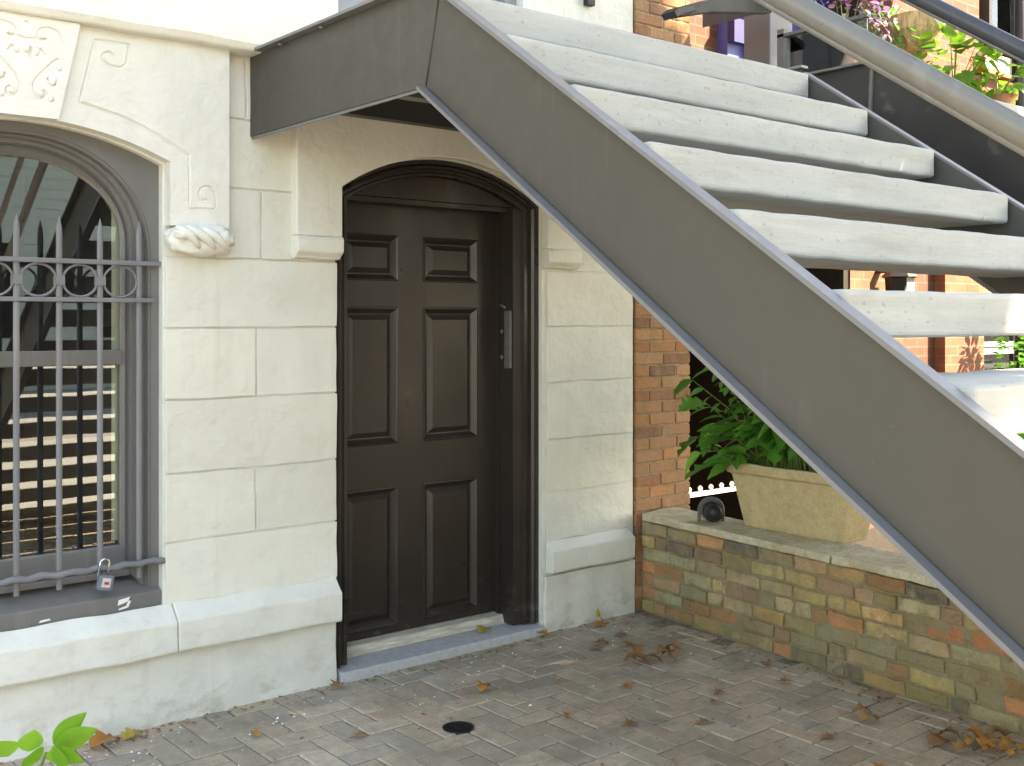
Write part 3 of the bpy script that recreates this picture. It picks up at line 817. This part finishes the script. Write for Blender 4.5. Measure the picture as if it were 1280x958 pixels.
# small round spotlight on the coping
sp = thing('spotlight', 'small round black spotlight on the coping left of the trough planter', 'spotlight', (4.36,-.47,.54))
hx, hy, hz = 4.385, -.475, .598
dv = Vector((-.62,-.78,.0)).normalized()
m = MB(); c0 = Vector((hx,hy,hz))
m.tube([c0+dv*.055, c0+dv*.05, c0-dv*.03, c0-dv*.07], [.045,.050,.048,.028], 20); m.build('head', BLACK, sp, smooth=False, bevel=.003)
m = MB(); m.blob(tuple(c0+dv*.045), .043,.043,.043, 3, .03); m.build('lens', BLACK, sp, smooth=True)
m = MB(); q = c0 - dv*.02 + Vector((.045,-.028,0))
arc = [c0 + Vector((.78*.062*math.cos(t), -.62*.062*math.cos(t), .062*math.sin(t))) - dv*.03 for t in [math.pi*k/10 for k in range(11)]]
m.tube([arc[0]-Vector((0,0,.057))] + arc + [arc[-1]-Vector((0,0,.057))], .009, 8); m.tube([c0-dv*.02, c0-dv*.075, c0-dv*.10], [.058,.056,.03], 18)
m.build('bracket', PEWTER, sp, smooth=False)

# ================================================================== DRAIN
dr = thing('drain_cover', 'small round black drain cover set in the brick paving', 'drain', (2.546,-.77,0))
m = MB(); m.lathe([(.062,-.006),(.062,.004),(.052,.006),(.050,.002),(.001,.002)], (2.546,-.77,0), 28); m.build('rim', BLACK, dr, smooth=False)
m = MB()
for k in range(-3, 4):
    l = math.sqrt(.048**2-(k*.013)**2); m.box(2.546+k*.013-.0035, 2.546+k*.013+.0035, -.77-l, -.77+l, .003, .0065)
m.build('grate', BLACK, dr)

# ================================================================== FALLEN LEAVES
def fallen(i, x, y, rot, L, mat, label, z=.004, tilt=(0,0), lob=3, curl=.15):
    r3 = random.Random(100+i)
    m = MB(); vs, fs = leaf_shape(L, L*r3.uniform(.6,.85), fold=r3.uniform(.15,.5), curl=0, lobes=lob, jit=.5, n=12, rg=r3)
    # arch the blade so it lies on its edges
    vs = [(a-L/2, b, c + curl*L*(1-((a-L/2)/(L/2))**2)*r3.uniform(.8,1.1)) for a, b, c in vs]
    zmin = min(v[2] for v in vs); vs = [(a,b,c-zmin) for a,b,c in vs]
    m.add(vs, fs); m.tube([(-L/2,0,.004),(-L/2-.3*L,.02*L,.006)], [.0018,.001], 5)
    o = m.build('fallen_leaf', mat, smooth=True)
    o.location = (x,y,z); o.rotation_euler = (tilt[0], tilt[1], rot)
    tag(o, label, 'leaf', 'dry leaves fallen on the paving')
fallen(0, 3.985,.0-.035, R(70), .10, LEAFB3, 'yellow brown leaf standing against the white pier right of the door', z=.03, tilt=(R(62),0))
fallen(1, 3.955,-.10, R(10), .085, LEAFB2, 'orange leaf lying flat at the foot of the white pier')
fallen(2, 2.877,-.506, R(30), .085, LEAFB2, 'bright orange leaf on the paving between door sill and drain', curl=.25)
fallen(3, 3.34,.085, R(20), .085, LEAFB3, 'yellowish leaf lying on the grey door sill', z=.044)
fallen(4, 3.60,-.035, R(120), .08, LEAFB2, 'orange leaf at the right end of the door sill')
fallen(5, 1.42,-.10, R(15), .12, LEAFB2, 'orange leaf at the foot of the white plinth under the window', curl=.2)
fallen(6, 1.53,-.085, R(25), .09, LEAFB3, 'yellow leaf at the foot of the white plinth under the window')
fallen(7, 2.42,-.075, R(30), .08, LEAFB1, 'brown leaf at the left end of the door sill')
pile = [(3.72,-.70),(3.77,-.72),(3.66,-.66),(3.80,-.66),(3.60,-.70),(3.70,-.62),(3.84,-.70)]
for i,(x,y) in enumerate(pile):
    fallen(20+i, x+rnd.uniform(-.02,.02), y+rnd.uniform(-.02,.02), rnd.uniform(0,6.28), rnd.uniform(.06,.10), rnd.choice((LEAFB1,LEAFB2,LEAFB1)), 'curled brown leaf in the small heap on the paving right of the door', z=.004+.006*i, tilt=(rnd.uniform(-.3,.3),rnd.uniform(-.3,.3)), curl=.3)
for i,(x,y) in enumerate([(3.66,-.38),(3.74,-.33),(3.82,-.42),(3.90,-.30)]):
    fallen(30+i, x, y, rnd.uniform(0,6.28), rnd.uniform(.05,.075), LEAFB1, 'thin reddish brown leaf on the paving below the white pier', curl=.15)
pile = [(3.835,-2.02),(3.80,-2.06),(3.88,-2.05),(3.90,-2.12),(3.86,-2.20),(3.93,-2.17),(3.96,-2.10),(3.80,-2.14),(3.98,-2.22),(3.92,-2.26),(4.02,-2.16),(3.96,-2.30)]
for i,(x,y) in enumerate(pile):
    fallen(40+i, x, y, rnd.uniform(0,6.28), rnd.uniform(.05,.09), rnd.choice((LEAFB1,LEAFB2)), 'curled brown leaf in the litter near the end of the brick wall', z=.003+.003*(i%4), tilt=(rnd.uniform(-.25,.25),rnd.uniform(-.25,.25)), curl=.3)
for i,(x,y) in enumerate([(3.845,-1.70),(3.80,-1.76)]):
    fallen(60+i, x, y, rnd.uniform(0,6.28), .09, LEAFB1, 'pale brown curled leaf on the paving near the mossy wall', curl=.35)
for i,(x,y) in enumerate([(3.62,-1.16),(3.52,-1.22),(3.30,-1.35),(3.45,-2.02),(3.07,-1.18),(3.20,-.62),(2.2,-.62),(1.9,-.35),(3.95,-1.25),(3.55,-1.75),(2.95,-.95),(3.38,-.85),(4.08,-1.05)]):
    fallen(70+i, x, y, rnd.uniform(0,6.28), rnd.uniform(.035,.065), rnd.choice((LEAFB1,LEAFB2)), 'small dry leaf lying alone on the open brick paving', curl=.15)
# crumbs of leaf and white flakes: nobody could count them
lt = MB(); wf = MB(); r4 = random.Random(5)
def crumb(mb, x, y, s, z=.004):
    a = r4.uniform(0,6.28); M = Matrix.Translation((x,y,z)) @ Matrix.Rotation(a,4,'Z') @ Matrix.Rotation(r4.uniform(-.5,.5),4,'X')
    mb.add([M @ Vector(q) for q in ((-s,-s*.4,0),(s*.8,-s*.5,.002),(s,s*.4,0),(-s*.3,s*.6,.003))], [(0,1,2,3)])
for i in range(520):
    q = r4.random()
    if q < .4: x = r4.uniform(.6,4.3); y = -.02-abs(r4.gauss(0,.05)); y -= .03 if 2.45<x<3.65 else 0
    elif q < .75: y = r4.uniform(-2.6,-.1); x = gx(y)-.03-abs(r4.gauss(0,.12))
    else: x = r4.uniform(1,4); y = r4.uniform(-2.4,-.1)
    crumb(lt, x, y, r4.uniform(.004,.013))
for i in range(130):
    x = r4.uniform(1.0,4.1); y = -.08-abs(r4.gauss(0,.28)); crumb(wf, x, y, r4.uniform(.003,.010))
o = lt.build('leaf_litter', LEAFB1); tag(o, 'crumbled brown leaf litter along the foot of the walls', 'leaf litter', kind='stuff')
o = wf.build('paint_flakes', WHITEP); tag(o, 'scattered white paint flakes on the paving before the door', 'paint flakes', kind='stuff')

# ================================================================== SAPLING lower left
sg = thing('young_shrub', 'bright green young shrub in the near left corner of the courtyard', 'shrub', (.74,-1.52,0))
st = MB(); lv = MB(); r5 = random.Random(3)
def twig(p0, p1, nleaf, L):
    p0, p1 = Vector(p0), Vector(p1); mid = p0.lerp(p1,.5)+Vector((.02,.01,.03))
    st.tube([p0,mid,p1], [.005,.004,.002], 6)
    ax = (p1-p0).normalized()
    for k in range(nleaf):
        t = .45+.55*k/max(1,nleaf-1); q = (p0*(1-t)+p1*t)
        side = ax.cross(Vector((0,-.5,1))).normalized()*(1 if k%2 else -1)
        d = (side*.9 + ax*.5 + Vector((0,0,r5.uniform(-.1,.3)))).normalized()
        put_leaf(lv, q, d, L*r5.uniform(.85,1.1), L*.55, roll=r5.uniform(-.3,.3), fold=.12, curl=.12, n=10, rg=r5)
# the shoots whose tips show in the picture
LS = [((.800,-1.5,.545),(.895,-1.5,.572),.062),((.800,-1.5,.558),(.868,-1.5,.618),.05),((.745,-1.5,.555),(.750,-1.5,.603),.056),((.70,-1.5,.555),(.672,-1.5,.595),.06),((.775,-1.52,.545),(.850,-1.55,.520),.07),((.77,-1.5,.53),(.72,-1.52,.548),.06),((.79,-1.53,.53),(.80,-1.58,.55),.06)]
for a, b, wd in LS:
    a = Vector(a)+Vector((.015,0,.016)); b = Vector(b)+Vector((.022,0,.018)); wd *= 1.12
    d = Vector(b)-Vector(a); put_leaf(lv, Vector(a), d.normalized(), d.length, wd, roll=R(-65)+r5.uniform(-.3,.3) if d.x>0 else R(55), fold=.15, curl=.06, n=12, rg=r5)
st.tube([(.74,-1.52,-.01),(.755,-1.52,.3),(.785,-1.51,.535),(.80,-1.5,.56)], [.009,.007,.004,.002], 6)
for k in range(13):
    a = r5.uniform(0,6.28); h = r5.uniform(.12,.40); l = r5.uniform(.10,.22)
    twig((.75,-1.52,h), (.75+l*math.cos(a), -1.52+l*math.sin(a), min(h+.08,.46)), 5, .075)
lv.build('leaf_mass', LEAFG, sg, smooth=True); st.build('stem', STEMG, sg, smooth=True)

# ================================================================== NEIGHBOUR: brick house
nb = thing('brick_house', 'orange brick neighbouring house beyond the staircase, with grey porch column', 'house', (6.5,.5,0))
pb = MB(); nb_col = [(.47,.20,.085),(.42,.165,.07),(.50,.235,.11),(.36,.13,.065),(.45,.22,.12),(.40,.19,.10),(.52,.27,.14),(.28,.12,.07)]
def brickpier(x0, x1, y0, y1, z0, z1):
    h = .0665; n = int((z1-z0)/h)
    for r in range(n):
        z = z0+r*h; x = x0; odd = r % 2; first = True
        while x < x1-.001:
            L = rnd.uniform(.195,.22)
            if first and odd: L = .106
            first = False
            xb = min(x1, x+L)
            if x1-xb < .04: xb = x1
            k = rnd.choice(nb_col); f = rnd.uniform(.8,1.15); pb.cur = (k[0]*f,k[1]*f,k[2]*f,1)
            d = rnd.uniform(-.003,.003)
            pb.box(x+(.004 if x > x0+.001 else 0), xb-(.004 if xb < x1-.001 else 0), y0+d, y1, z+.004, z+h-.004)
            x = xb
brickpier(4.312, 4.752, -.004, .25, .0, 6.4)
pbo = pb.build('brick_pilaster', BRICKP, nb, bevel=.006, rough=(.06,.004,15))
c = MB(); c.box(4.318, 4.746, .003, .30, -.03, 6.4); c.build('mortar_core', m_plain('tan_mortar', (.36,.26,.16), .95, 25, .4, .5), nb)
nw = MB()
nw.box(6.30, 6.52, -.02, .4, -.03, 2.55); nw.box(6.53, 7.06, .06, .4, -.03, 2.55)
nw.box(6.52, 13, .4, .6, -.03, 2.55); nw.box(4.75,4.9,.3,2.6,-.03,2.42)
nw.build('garden_wall_brick', NBRICK2, nb)
nw = MB(); nw.box(4.746, 6.9, 2.6, 2.8, -.03, 2.42); nw.box(6.22,6.298,-.02,2.6,-.03,2.42); nw.build('passage_wall', DARKIN, nb)
nw = MB(); nw.box(7.06, 7.50, .08, .4, -.03, 2.55); nw.box(4.746, 6.55, .75, .95, 2.55, 6.4); nw.box(6.9, 8.10, .05, .3, 2.55, 6.4); nw.box(8.10, 13, .05, .3, 5.2, 6.4); nw.box(9.3, 13, .05, .3, 2.55, 5.2); nw.box(8.10,9.3,.05,.3,2.55,3.46)
nw.build('wall', NBRICK, nb)
nw = MB(); nw.box(7.50, 8.06, -.01, .4, -.03, 2.55); nw.build('pier', NBRICK2, nb)
nw = MB(); nw.box(4.75, 6.9, .0, 2.6, 2.42, 2.55); nw.build('porch_floor', BLACKST, nb)
nw = MB(); nw.box(5.88, 6.5, .66, .75, 2.55, 4.9); nw.build('blue_door', BLUE, nb, label='blue door behind grey column')
nw = MB(); nw.box(5.88, 6.9, .60, .658, 3.46, 3.62); nw.box(6.1, 6.9, .55, .60, 2.79, 4.5); nw.build('blue_trim', BLUED, nb)
nw = MB(); nw.box(5.264, 5.48, -.16, .03, 2.56, 6.0); nw.box(5.24,5.505,-.185,.055,2.56,2.80); nw.build('column', GREYCOL, nb, bevel=.01)
nw = MB(); nw.box(6.28, 6.50, -.03, -.021, 1.2, 2.0); nw.build('orange_panel', NBRICK2, nb)
wf_ = MB()
for (a,b,c_,d) in ((8.22,8.26,3.72,5.2),(9.26,9.3,3.72,5.2),(8.22,9.3,5.16,5.2),(8.74,8.78,3.72,5.2),(8.22,9.3,4.3,4.34),(8.2,9.32,3.66,3.72)):
    wf_.box(a,b,.03,.12,c_,d)
wo = wf_.build('window', BLACKST, nb)
g_ = MB(); g_.box(8.22,9.3,.13,.14,3.7,5.2); g_.build('pane', GLASS2, wo)
g_ = MB(); g_.box(8.0,9.4,.28,.3,3.46,5.2); g_.build('dark_room', DARKIN, nb)
wf_ = MB()
for (a,b,c_,d) in ((8.30,8.34,.9,2.1),(9.36,9.4,.9,2.1),(8.30,9.4,1.30,1.35),(8.30,9.4,1.36,1.40),(8.3,9.4,2.06,2.1)):
    wf_.box(a,b,.30,.36,c_,d)
wo = wf_.build('window', PARLOR, nb); g_ = MB(); g_.box(8.3,9.4,.37,.38,.9,2.1); g_.build('pane', GLASS2, wo)
g_ = MB(); g_.box(8.3,9.4,.385,.395,.9,2.1); g_.build('dark_room', DARKIN, nb)
pl_ = MB(); pl_.box(8.06,8.50,-.01,.048,3.49,3.62); pl_.build('beige_plaque', CURTAIN, nb, bevel=.006)
pl_ = MB(); pl_.box(8.03,8.53,-.02,.047,3.46,3.488); pl_.build('brown_ledge', TERRA, nb)
nw = MB(); nw.box(4.75,13,1.0,8,2.56,6.4); nw.build('roof', NBRICK, nb)
dp = MB(); dp.tube([(8.56,-.05,.0),(8.56,-.05,6.2)], .05, 12); o = dp.build('downpipe', BLACKST, None, smooth=True)
tag(o, 'dark vertical downpipe on the far right brick wall', 'downpipe')
# wreath and awning
wr = MB(); r6 = random.Random(4)
for k in range(60):
    a = r6.uniform(0,6.28); rr = .10+r6.uniform(-.03,.04); p0 = Vector((5.42+rr*math.cos(a), .72+r6.uniform(-.03,.02), 3.30+rr*math.sin(a)))
    d = Vector((-math.sin(a), r6.uniform(-.6,.1), math.cos(a)))+Vector((r6.uniform(-.5,.5),0,r6.uniform(-.5,.5)))
    put_leaf(wr, p0, d.normalized(), r6.uniform(.06,.1), .03, fold=.2, curl=.2, rg=r6)
wr.tube([(5.42+.10*math.cos(t),.72,3.30+.10*math.sin(t)) for t in [2*math.pi*k/20 for k in range(20)]], .03, 8, closed=True)
o = wr.build('wreath', m_leaf('dried_twig', (.03,.02,.015), (.09,.045,.03), .1)); tag(o, 'dark round dried wreath on the brick left of the blue door', 'wreath')
aw = thing('awning', 'grey awning arm with a dark tip before the orange brick pilaster', 'awning', (4.30,-.45,3.1))
m = MB(); m.prism_xz([(4.105,3.110),(4.16,3.150),(4.34,3.215),(4.90,3.36),(4.90,3.25),(4.40,3.165),(4.18,3.105)], -.46, -.40); m.build('arm', AWNG, aw, recalc=True, bevel=.005)
m = MB(); m.prism_xz([(4.095,3.112),(4.120,3.085),(4.180,3.112),(4.27,3.145),(4.25,3.165),(4.13,3.140)], -.475, -.385); m.build('tip', BLACK, aw, recalc=True, bevel=.006)
m = MB(); m.hexa([(4.86,-.60,3.255),(5.0,-.60,3.30),(5.0,.0,3.30),(4.86,.0,3.255),(4.86,-.60,3.36),(5.0,-.60,3.42),(5.0,0,3.42),(4.86,0,3.36)]); m.build('wall_mount', AWNG, aw)

# neighbour's stoop
ns = thing('dark_stoop', 'dark steel stoop of the neighbouring house behind the staircase', 'staircase', (5.4,-1.5,0))
NX0, NX1 = 4.62, 6.35; NZ = 2.79; NV = .60
def nz(y): return 2.79 - (-1.25 - y)*.692
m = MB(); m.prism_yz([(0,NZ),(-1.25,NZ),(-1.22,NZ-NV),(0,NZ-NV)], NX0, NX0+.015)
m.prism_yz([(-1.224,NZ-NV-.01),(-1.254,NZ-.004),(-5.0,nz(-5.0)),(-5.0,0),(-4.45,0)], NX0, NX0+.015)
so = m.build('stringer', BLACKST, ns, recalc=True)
m = MB(); m.tube([(NX0-.004,-1.254,NZ-.01),(NX0-.004,-1.222,NZ-NV+.01)], .012, 8); m.build('weld_bead', PEWTER, so)
m = MB(); m.prism_yz([(-1.25,NZ+.012),(-5.0,nz(-5.0)+.012),(-5.0,nz(-5.0)),(-1.25,NZ)], NX0-.03, NX0+.03); m.box(NX0-.03,NX0+.03,-1.25,0,NZ+.0005,NZ+.012); m.build('flange', RAILM, so, recalc=True)
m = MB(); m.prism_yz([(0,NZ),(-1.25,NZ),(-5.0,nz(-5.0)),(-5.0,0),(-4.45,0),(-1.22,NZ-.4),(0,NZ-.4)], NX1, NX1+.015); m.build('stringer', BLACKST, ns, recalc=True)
m = MB(); m.box(NX0+.016, NX1-.001, -1.25, -.2, NZ-.14, NZ-.02); m.build('landing_slab', CONC, ns, bevel=.01)
for i in range(1, 13):
    m = MB(); y = -1.25-.285*i; z = NZ-.02-.197*i; m.box(NX0+.016, NX1-.001, y, y+.32, z-.10, z); m.build('tread', CONC, ns, bevel=.01)
m = MB(); m.box(NX0+.02,NX0+.028,-1.21,-.72,NZ+.01,3.02); m.build('glass_panel', GLASS2, ns)
m = MB(); m.box(NX0+.005,NX0+.035,-.74,-.70,NZ+.01,3.06); m.box(NX0+.005,NX0+.04,-1.22,-.70,3.02,3.035); m.build('panel_post', PEWTER, ns)

# plants standing on the neighbour's landing
def leafy(name, label, cat, c, rad, n, mat, L, wid, seed, zmul=1.0, flowers=None, pot=None, fmat=None, nf=0):
    t = thing(name, label, cat, (c[0],c[1],pot if pot else c[2]-rad))
    r = random.Random(seed); m = MB(); s = MB()
    for i in range(n):
        d = Vector((r.gauss(0,1), r.gauss(0,1), r.gauss(0,1))).normalized(); rr = rad*r.uniform(.35,1)**.6
        p0 = Vector(c) + Vector((d.x*rr, d.y*rr, d.z*rr*zmul))
        dd = (d + Vector((0,0,r.uniform(-.9,.2)))).normalized()
        put_leaf(m, p0, dd, L*r.uniform(.6,1.2), L*wid*r.uniform(.8,1.1), roll=r.uniform(-.7,.7), fold=.15, curl=.2, n=5, rg=r)
        if i % 6 == 0 and zmul < 3: s.tube([(c[0],c[1],c[2]-rad*.8), p0], [.004,.002], 4, cap=False)
    m.build('leaf_mass', mat, t, smooth=True); s.build('stem', STEMG, t)
    if nf:
        f = MB()
        for i in range(nf):
            d = Vector((r.gauss(0,1), r.gauss(0,1)-.6, r.gauss(0,1)+.3)).normalized(); p0 = Vector(c)+d*rad*r.uniform(.8,1.08)
            if nf <= 10: f = MB()
            for k in range(5):
                a = 2*math.pi*k/5+r.random(); q = (d*.5+d.orthogonal().normalized()*math.cos(a)+d.cross(d.orthogonal()).normalized()*math.sin(a)).normalized()
                put_leaf(f, p0, q, .022, .018, n=3, rg=r)
            if nf <= 10: f.build('flower', fmat, t, smooth=True)
        if nf > 10: f.build('flower', fmat, t, smooth=True)
    if pot:
        p_ = MB(); p_.lathe([(.07,0),(.10,max(.05,c[2]-rad*.75-pot)),(.11,max(.06,c[2]-rad*.7-pot))], (c[0],c[1],pot), 18); p_.build('pot', TERRA, t, smooth=False)
    return t
leafy('flowering_plant', 'purple and pale pink flowering plant on the dark stoop landing', 'plant', (5.35,-.62,3.26), .26, 170, PURPLE, .06, .6, 21, pot=2.772, fmat=PINKW, nf=70)
leafy('leafy_plant', 'small dark green bush right of the purple flowers', 'plant', (5.55,-.75,3.20), .13, 70, LEAFD, .06, .6, 23, pot=2.772)
leafy('leafy_plant', 'large yellow green leafy plant with a red flower on the dark stoop', 'plant', (5.78,-1.02,3.00), .24, 120, LEAFY, .10, .75, 22, zmul=.8, pot=2.772, fmat=REDP, nf=5)
leafy('leafy_plant', 'small bright green potted plant at the right edge of the dark stoop', 'plant', (6.08,-1.12,2.93), .13, 50, LEAFY, .085, .75, 25, pot=2.772)
hb_ = thing('hanging_basket', 'tan fibre hanging basket with a white bloom above the stoop', 'basket', (5.72,-.85,3.12))
m = MB(); m.lathe([(.02,0),(.10,.06),(.145,.14),(.16,.22),(.14,.225),(.1,.20)], (5.70,-.85,3.06), 20); m.build('basket', WICKER, hb_)
m = MB(); m.blob((5.70,-.95,3.245), .085, .07, .06, 3, .5, 3, 8); m.build('white_bloom', WHITEP, hb_, smooth=True)
m = MB()
for a in (0,2.1,4.2): m.tube([(5.70+.155*math.cos(a),-.85+.155*math.sin(a),3.28),(5.70,-.85,4.0)], .003, 4)
m.tube([(5.70,-.85,4.0),(5.70,-.4,4.05),(5.70,-.16,4.0)], .008, 6)
m.build('hanger', BLACKST, hb_)
# dark lantern seen below the stairs, slim evergreen, white edging rail
lt_ = thing('wall_lantern', 'black wall lantern on the orange brick seen between the stair treads', 'lantern', (6.75,-.05,1.7))
m = MB(); m.lathe([(.03,0),(.085,.03),(.095,.20),(.12,.21),(.03,.30),(.01,.33)], (6.75,-.10,1.66), 6); m.build('body', BLACK, lt_)
m = MB(); m.lathe([(.06,.06),(.06,.17)], (6.75,-.14,1.66), 10); m.build('lamp_glass', WHITEP, lt_)
m = MB(); m.box(6.72,6.78,-.10,.058,1.90,1.93); m.build('bracket', BLACK, lt_)
leafy('slim_evergreen', 'slim green evergreen beside the pale brick pier beyond the stairs', 'tree', (8.06,-.24,1.1), .11, 520, LEAFD, .08, .45, 31, zmul=8)
er = thing('edging_rail', 'low white garden edging rail behind the black spotlight', 'fence', (4.95,.31,.18))
m = MB(); m.box(4.76,6.2,.30,.325,.498,.522); m.box(4.765,4.80,.30,.324,.15,.497); m.box(6.15,6.19,.30,.324,.15,.497); m.build('rail', WHITEP, er)
for k in range(14):
    m = MB(); x = 4.80+.10*k; m.prism_xz([(x-.006,.518),(x+.006,.518),(x+.006,.525),(x+.016,.545),(x,.560),(x-.016,.545),(x-.006,.525)], .306, .319); m.build('finial', WHITEP, er)
ft = thing('garden_table', 'dark garden table with white cups seen low beyond the stair treads', 'table', (8.9,-.1,.18))
m = MB(); m.box(8.3,9.5,-.4,.2,1.12,1.16); m.build('tabletop', BLACK, ft)
for x, y in ((8.35,-.35),(9.45,-.35),(8.35,.15),(9.45,.15)):
    m = MB(); m.box(x-.02,x+.02,y-.02,y+.02,.18,1.12); m.build('leg', BLACK, ft)
for i,(x, h) in enumerate(((8.28+.12,.13),(8.58,.13),(8.70,.10))):
    m = MB(); m.lathe([(.035,0),(.05,.02),(.06,h),(.05,h)], (x,-.25,1.162), 14); o = m.build('cup', WHITEP, None, smooth=False); tag(o, 'white cup on the dark garden table beyond the stairs', 'cup', 'white cups on the garden table')

# ================================================================== STREET SIDE (seen only in the window glass)
oh = thing('siding_house', 'pale green clapboard house across the street mirrored in the window glass', 'house', (4,-24,0))
m = MB(); m.box(-8,16,-30,-20.05,.08,9)
o = m.build('wall', SIDING, oh)
m = MB()
for k in range(45): m.hexa([(-8,-20.03,.2+.2*k),(16,-20.03,.2+.2*k),(16,-20.049,.2+.2*k),(-8,-20.049,.2+.2*k),(-8,-20.045,.39+.2*k),(16,-20.045,.39+.2*k),(16,-20.049,.39+.2*k),(-8,-20.049,.39+.2*k)])
m.build('clapboard', SIDING, oh)
m = MB()
for x in (-6,-3,0,3,6,9,12):
    for z in (1.2,5.0): m.box(x-.6,x+.6,-20.028,-20.0,z,z+2.0)
m.build('window_band', DARKIN, oh)
m = MB(); m.box(-8.3,16.3,-30.3,-19.6,9,9.4); m.build('roof', BLACKST, oh)

# out-of-view tree added over the pavement; crown shaped to shade the courtyard
SUN = Vector((.50,-.55,.67)).normalized()
hA = Vector((.74,.673,0)).normalized(); hB = SUN.cross(hA); hB = hB if hB.z > 0 else -hB
tr = thing('added_shade_tree', 'added out-of-view leafy tree with its crown shaped to shade the courtyard', 'tree', (7.2,-7.6,0))
m = MB(); base = Vector((7.2,-7.6,-.02))
cen = SUN*12.5 + hA*1.2 + hB*.6
m.tube([base, base+Vector((.05,-.1,2.2)), base+Vector((.0,.2,4.4)), cen+Vector((0,0,-1.0))], [.36,.28,.23,.14], 12)
r7 = random.Random(17)
for k in range(9):
    e = cen + hA*r7.uniform(-2.2,2.2) + hB*r7.uniform(-1.6,1.8) + SUN*r7.uniform(-1,1.2)
    m.tube([base+Vector((.0,.18,3.8+.12*k)), (base+Vector((.0,.2,4.6))).lerp(e,.5)+Vector((0,0,.3)), e], [.10,.06,.02], 7)
m.build('trunk', BARK, tr, smooth=True)
lv = MB()
def shade_ok(a, b):
    # crown outline in the plane facing the sun
    if not (-2.2 < a < 4.3 and -3.2 < b < 3.4): return False
    if a < .72 and b < -1.42 + .12*math.sin(a*6): return False
    if ((a-3.95)/.30)**2 + (b/.42)**2 < 1: return True
    if a > (3.62 if b < -.95 else 3.3): return False
    return True
cnt = 0
while cnt < 24000:
    a, b, s = r7.uniform(-2.4,4.3), r7.uniform(-3.2,3.4), r7.gauss(0,.9)
    if not shade_ok(a, b): continue
    q = Vector((a*1.3, b*1.3, s))
    if noise.noise(q) < -.5 and b > .3: continue
    p0 = SUN*(12.5+s) + hA*a + hB*b
    d = Vector((r7.gauss(0,1), r7.gauss(0,1), r7.gauss(-.4,.7))).normalized(); L = r7.uniform(.20,.30)
    x = d; y = d.orthogonal().normalized(); y = Matrix.Rotation(r7.uniform(0,6.28),3,d) @ y
    lv.add([p0, p0+x*L*.45+y*L*.3, p0+x*L, p0+x*L*.45-y*L*.3], [(0,1,2,3)]); cnt += 1
lv.build('crown', LEAFT, tr)

# ================================================================== CAMERA, LIGHT
cam = bpy.data.cameras.new('camera'); co = bpy.data.objects.new('camera', cam); COL.objects.link(co)
yaw = R(50.63)
co.location = (0,-4.2,1.575); co.rotation_euler = (R(90), 0, yaw-R(90))
cam.sensor_width = 36; cam.lens = 36*1379/1280; cam.shift_y = -78/1280; cam.clip_end = 600; cam.clip_start = .05
scene.camera = co
sd = bpy.data.lights.new('sun', 'SUN'); sd.energy = 4.4; sd.angle = R(.53); sd.color = (1,.945,.865)
so_ = bpy.data.objects.new('sun', sd); COL.objects.link(so_); so_.rotation_euler = SUN.to_track_quat('Z','Y').to_euler(); so_.location = (0,0,20)
wd = bpy.data.worlds.new('World'); scene.world = wd; wd.use_nodes = True
nt = wd.node_tree; bg = nt.nodes['Background']
sk = nt.nodes.new('ShaderNodeTexSky'); sk.sky_type = 'NISHITA'; sk.sun_disc = False; sk.dust_density = 0.8
sk.sun_elevation = math.asin(SUN.z); sk.sun_rotation = math.atan2(SUN.x, SUN.y)
nt.links.new(sk.outputs[0], bg.inputs[0]); bg.inputs[1].default_value = .15
vs = scene.view_settings; vs.view_transform = 'Standard'; vs.look = 'None'; vs.exposure = 2.62; vs.use_white_balance = True; vs.white_balance_temperature = 8700; vs.white_balance_tint = 8; vs.gamma = 1.0; vs.use_curve_mapping = False
scene.cycles.max_bounces = 8; scene.cycles.diffuse_bounces = 4
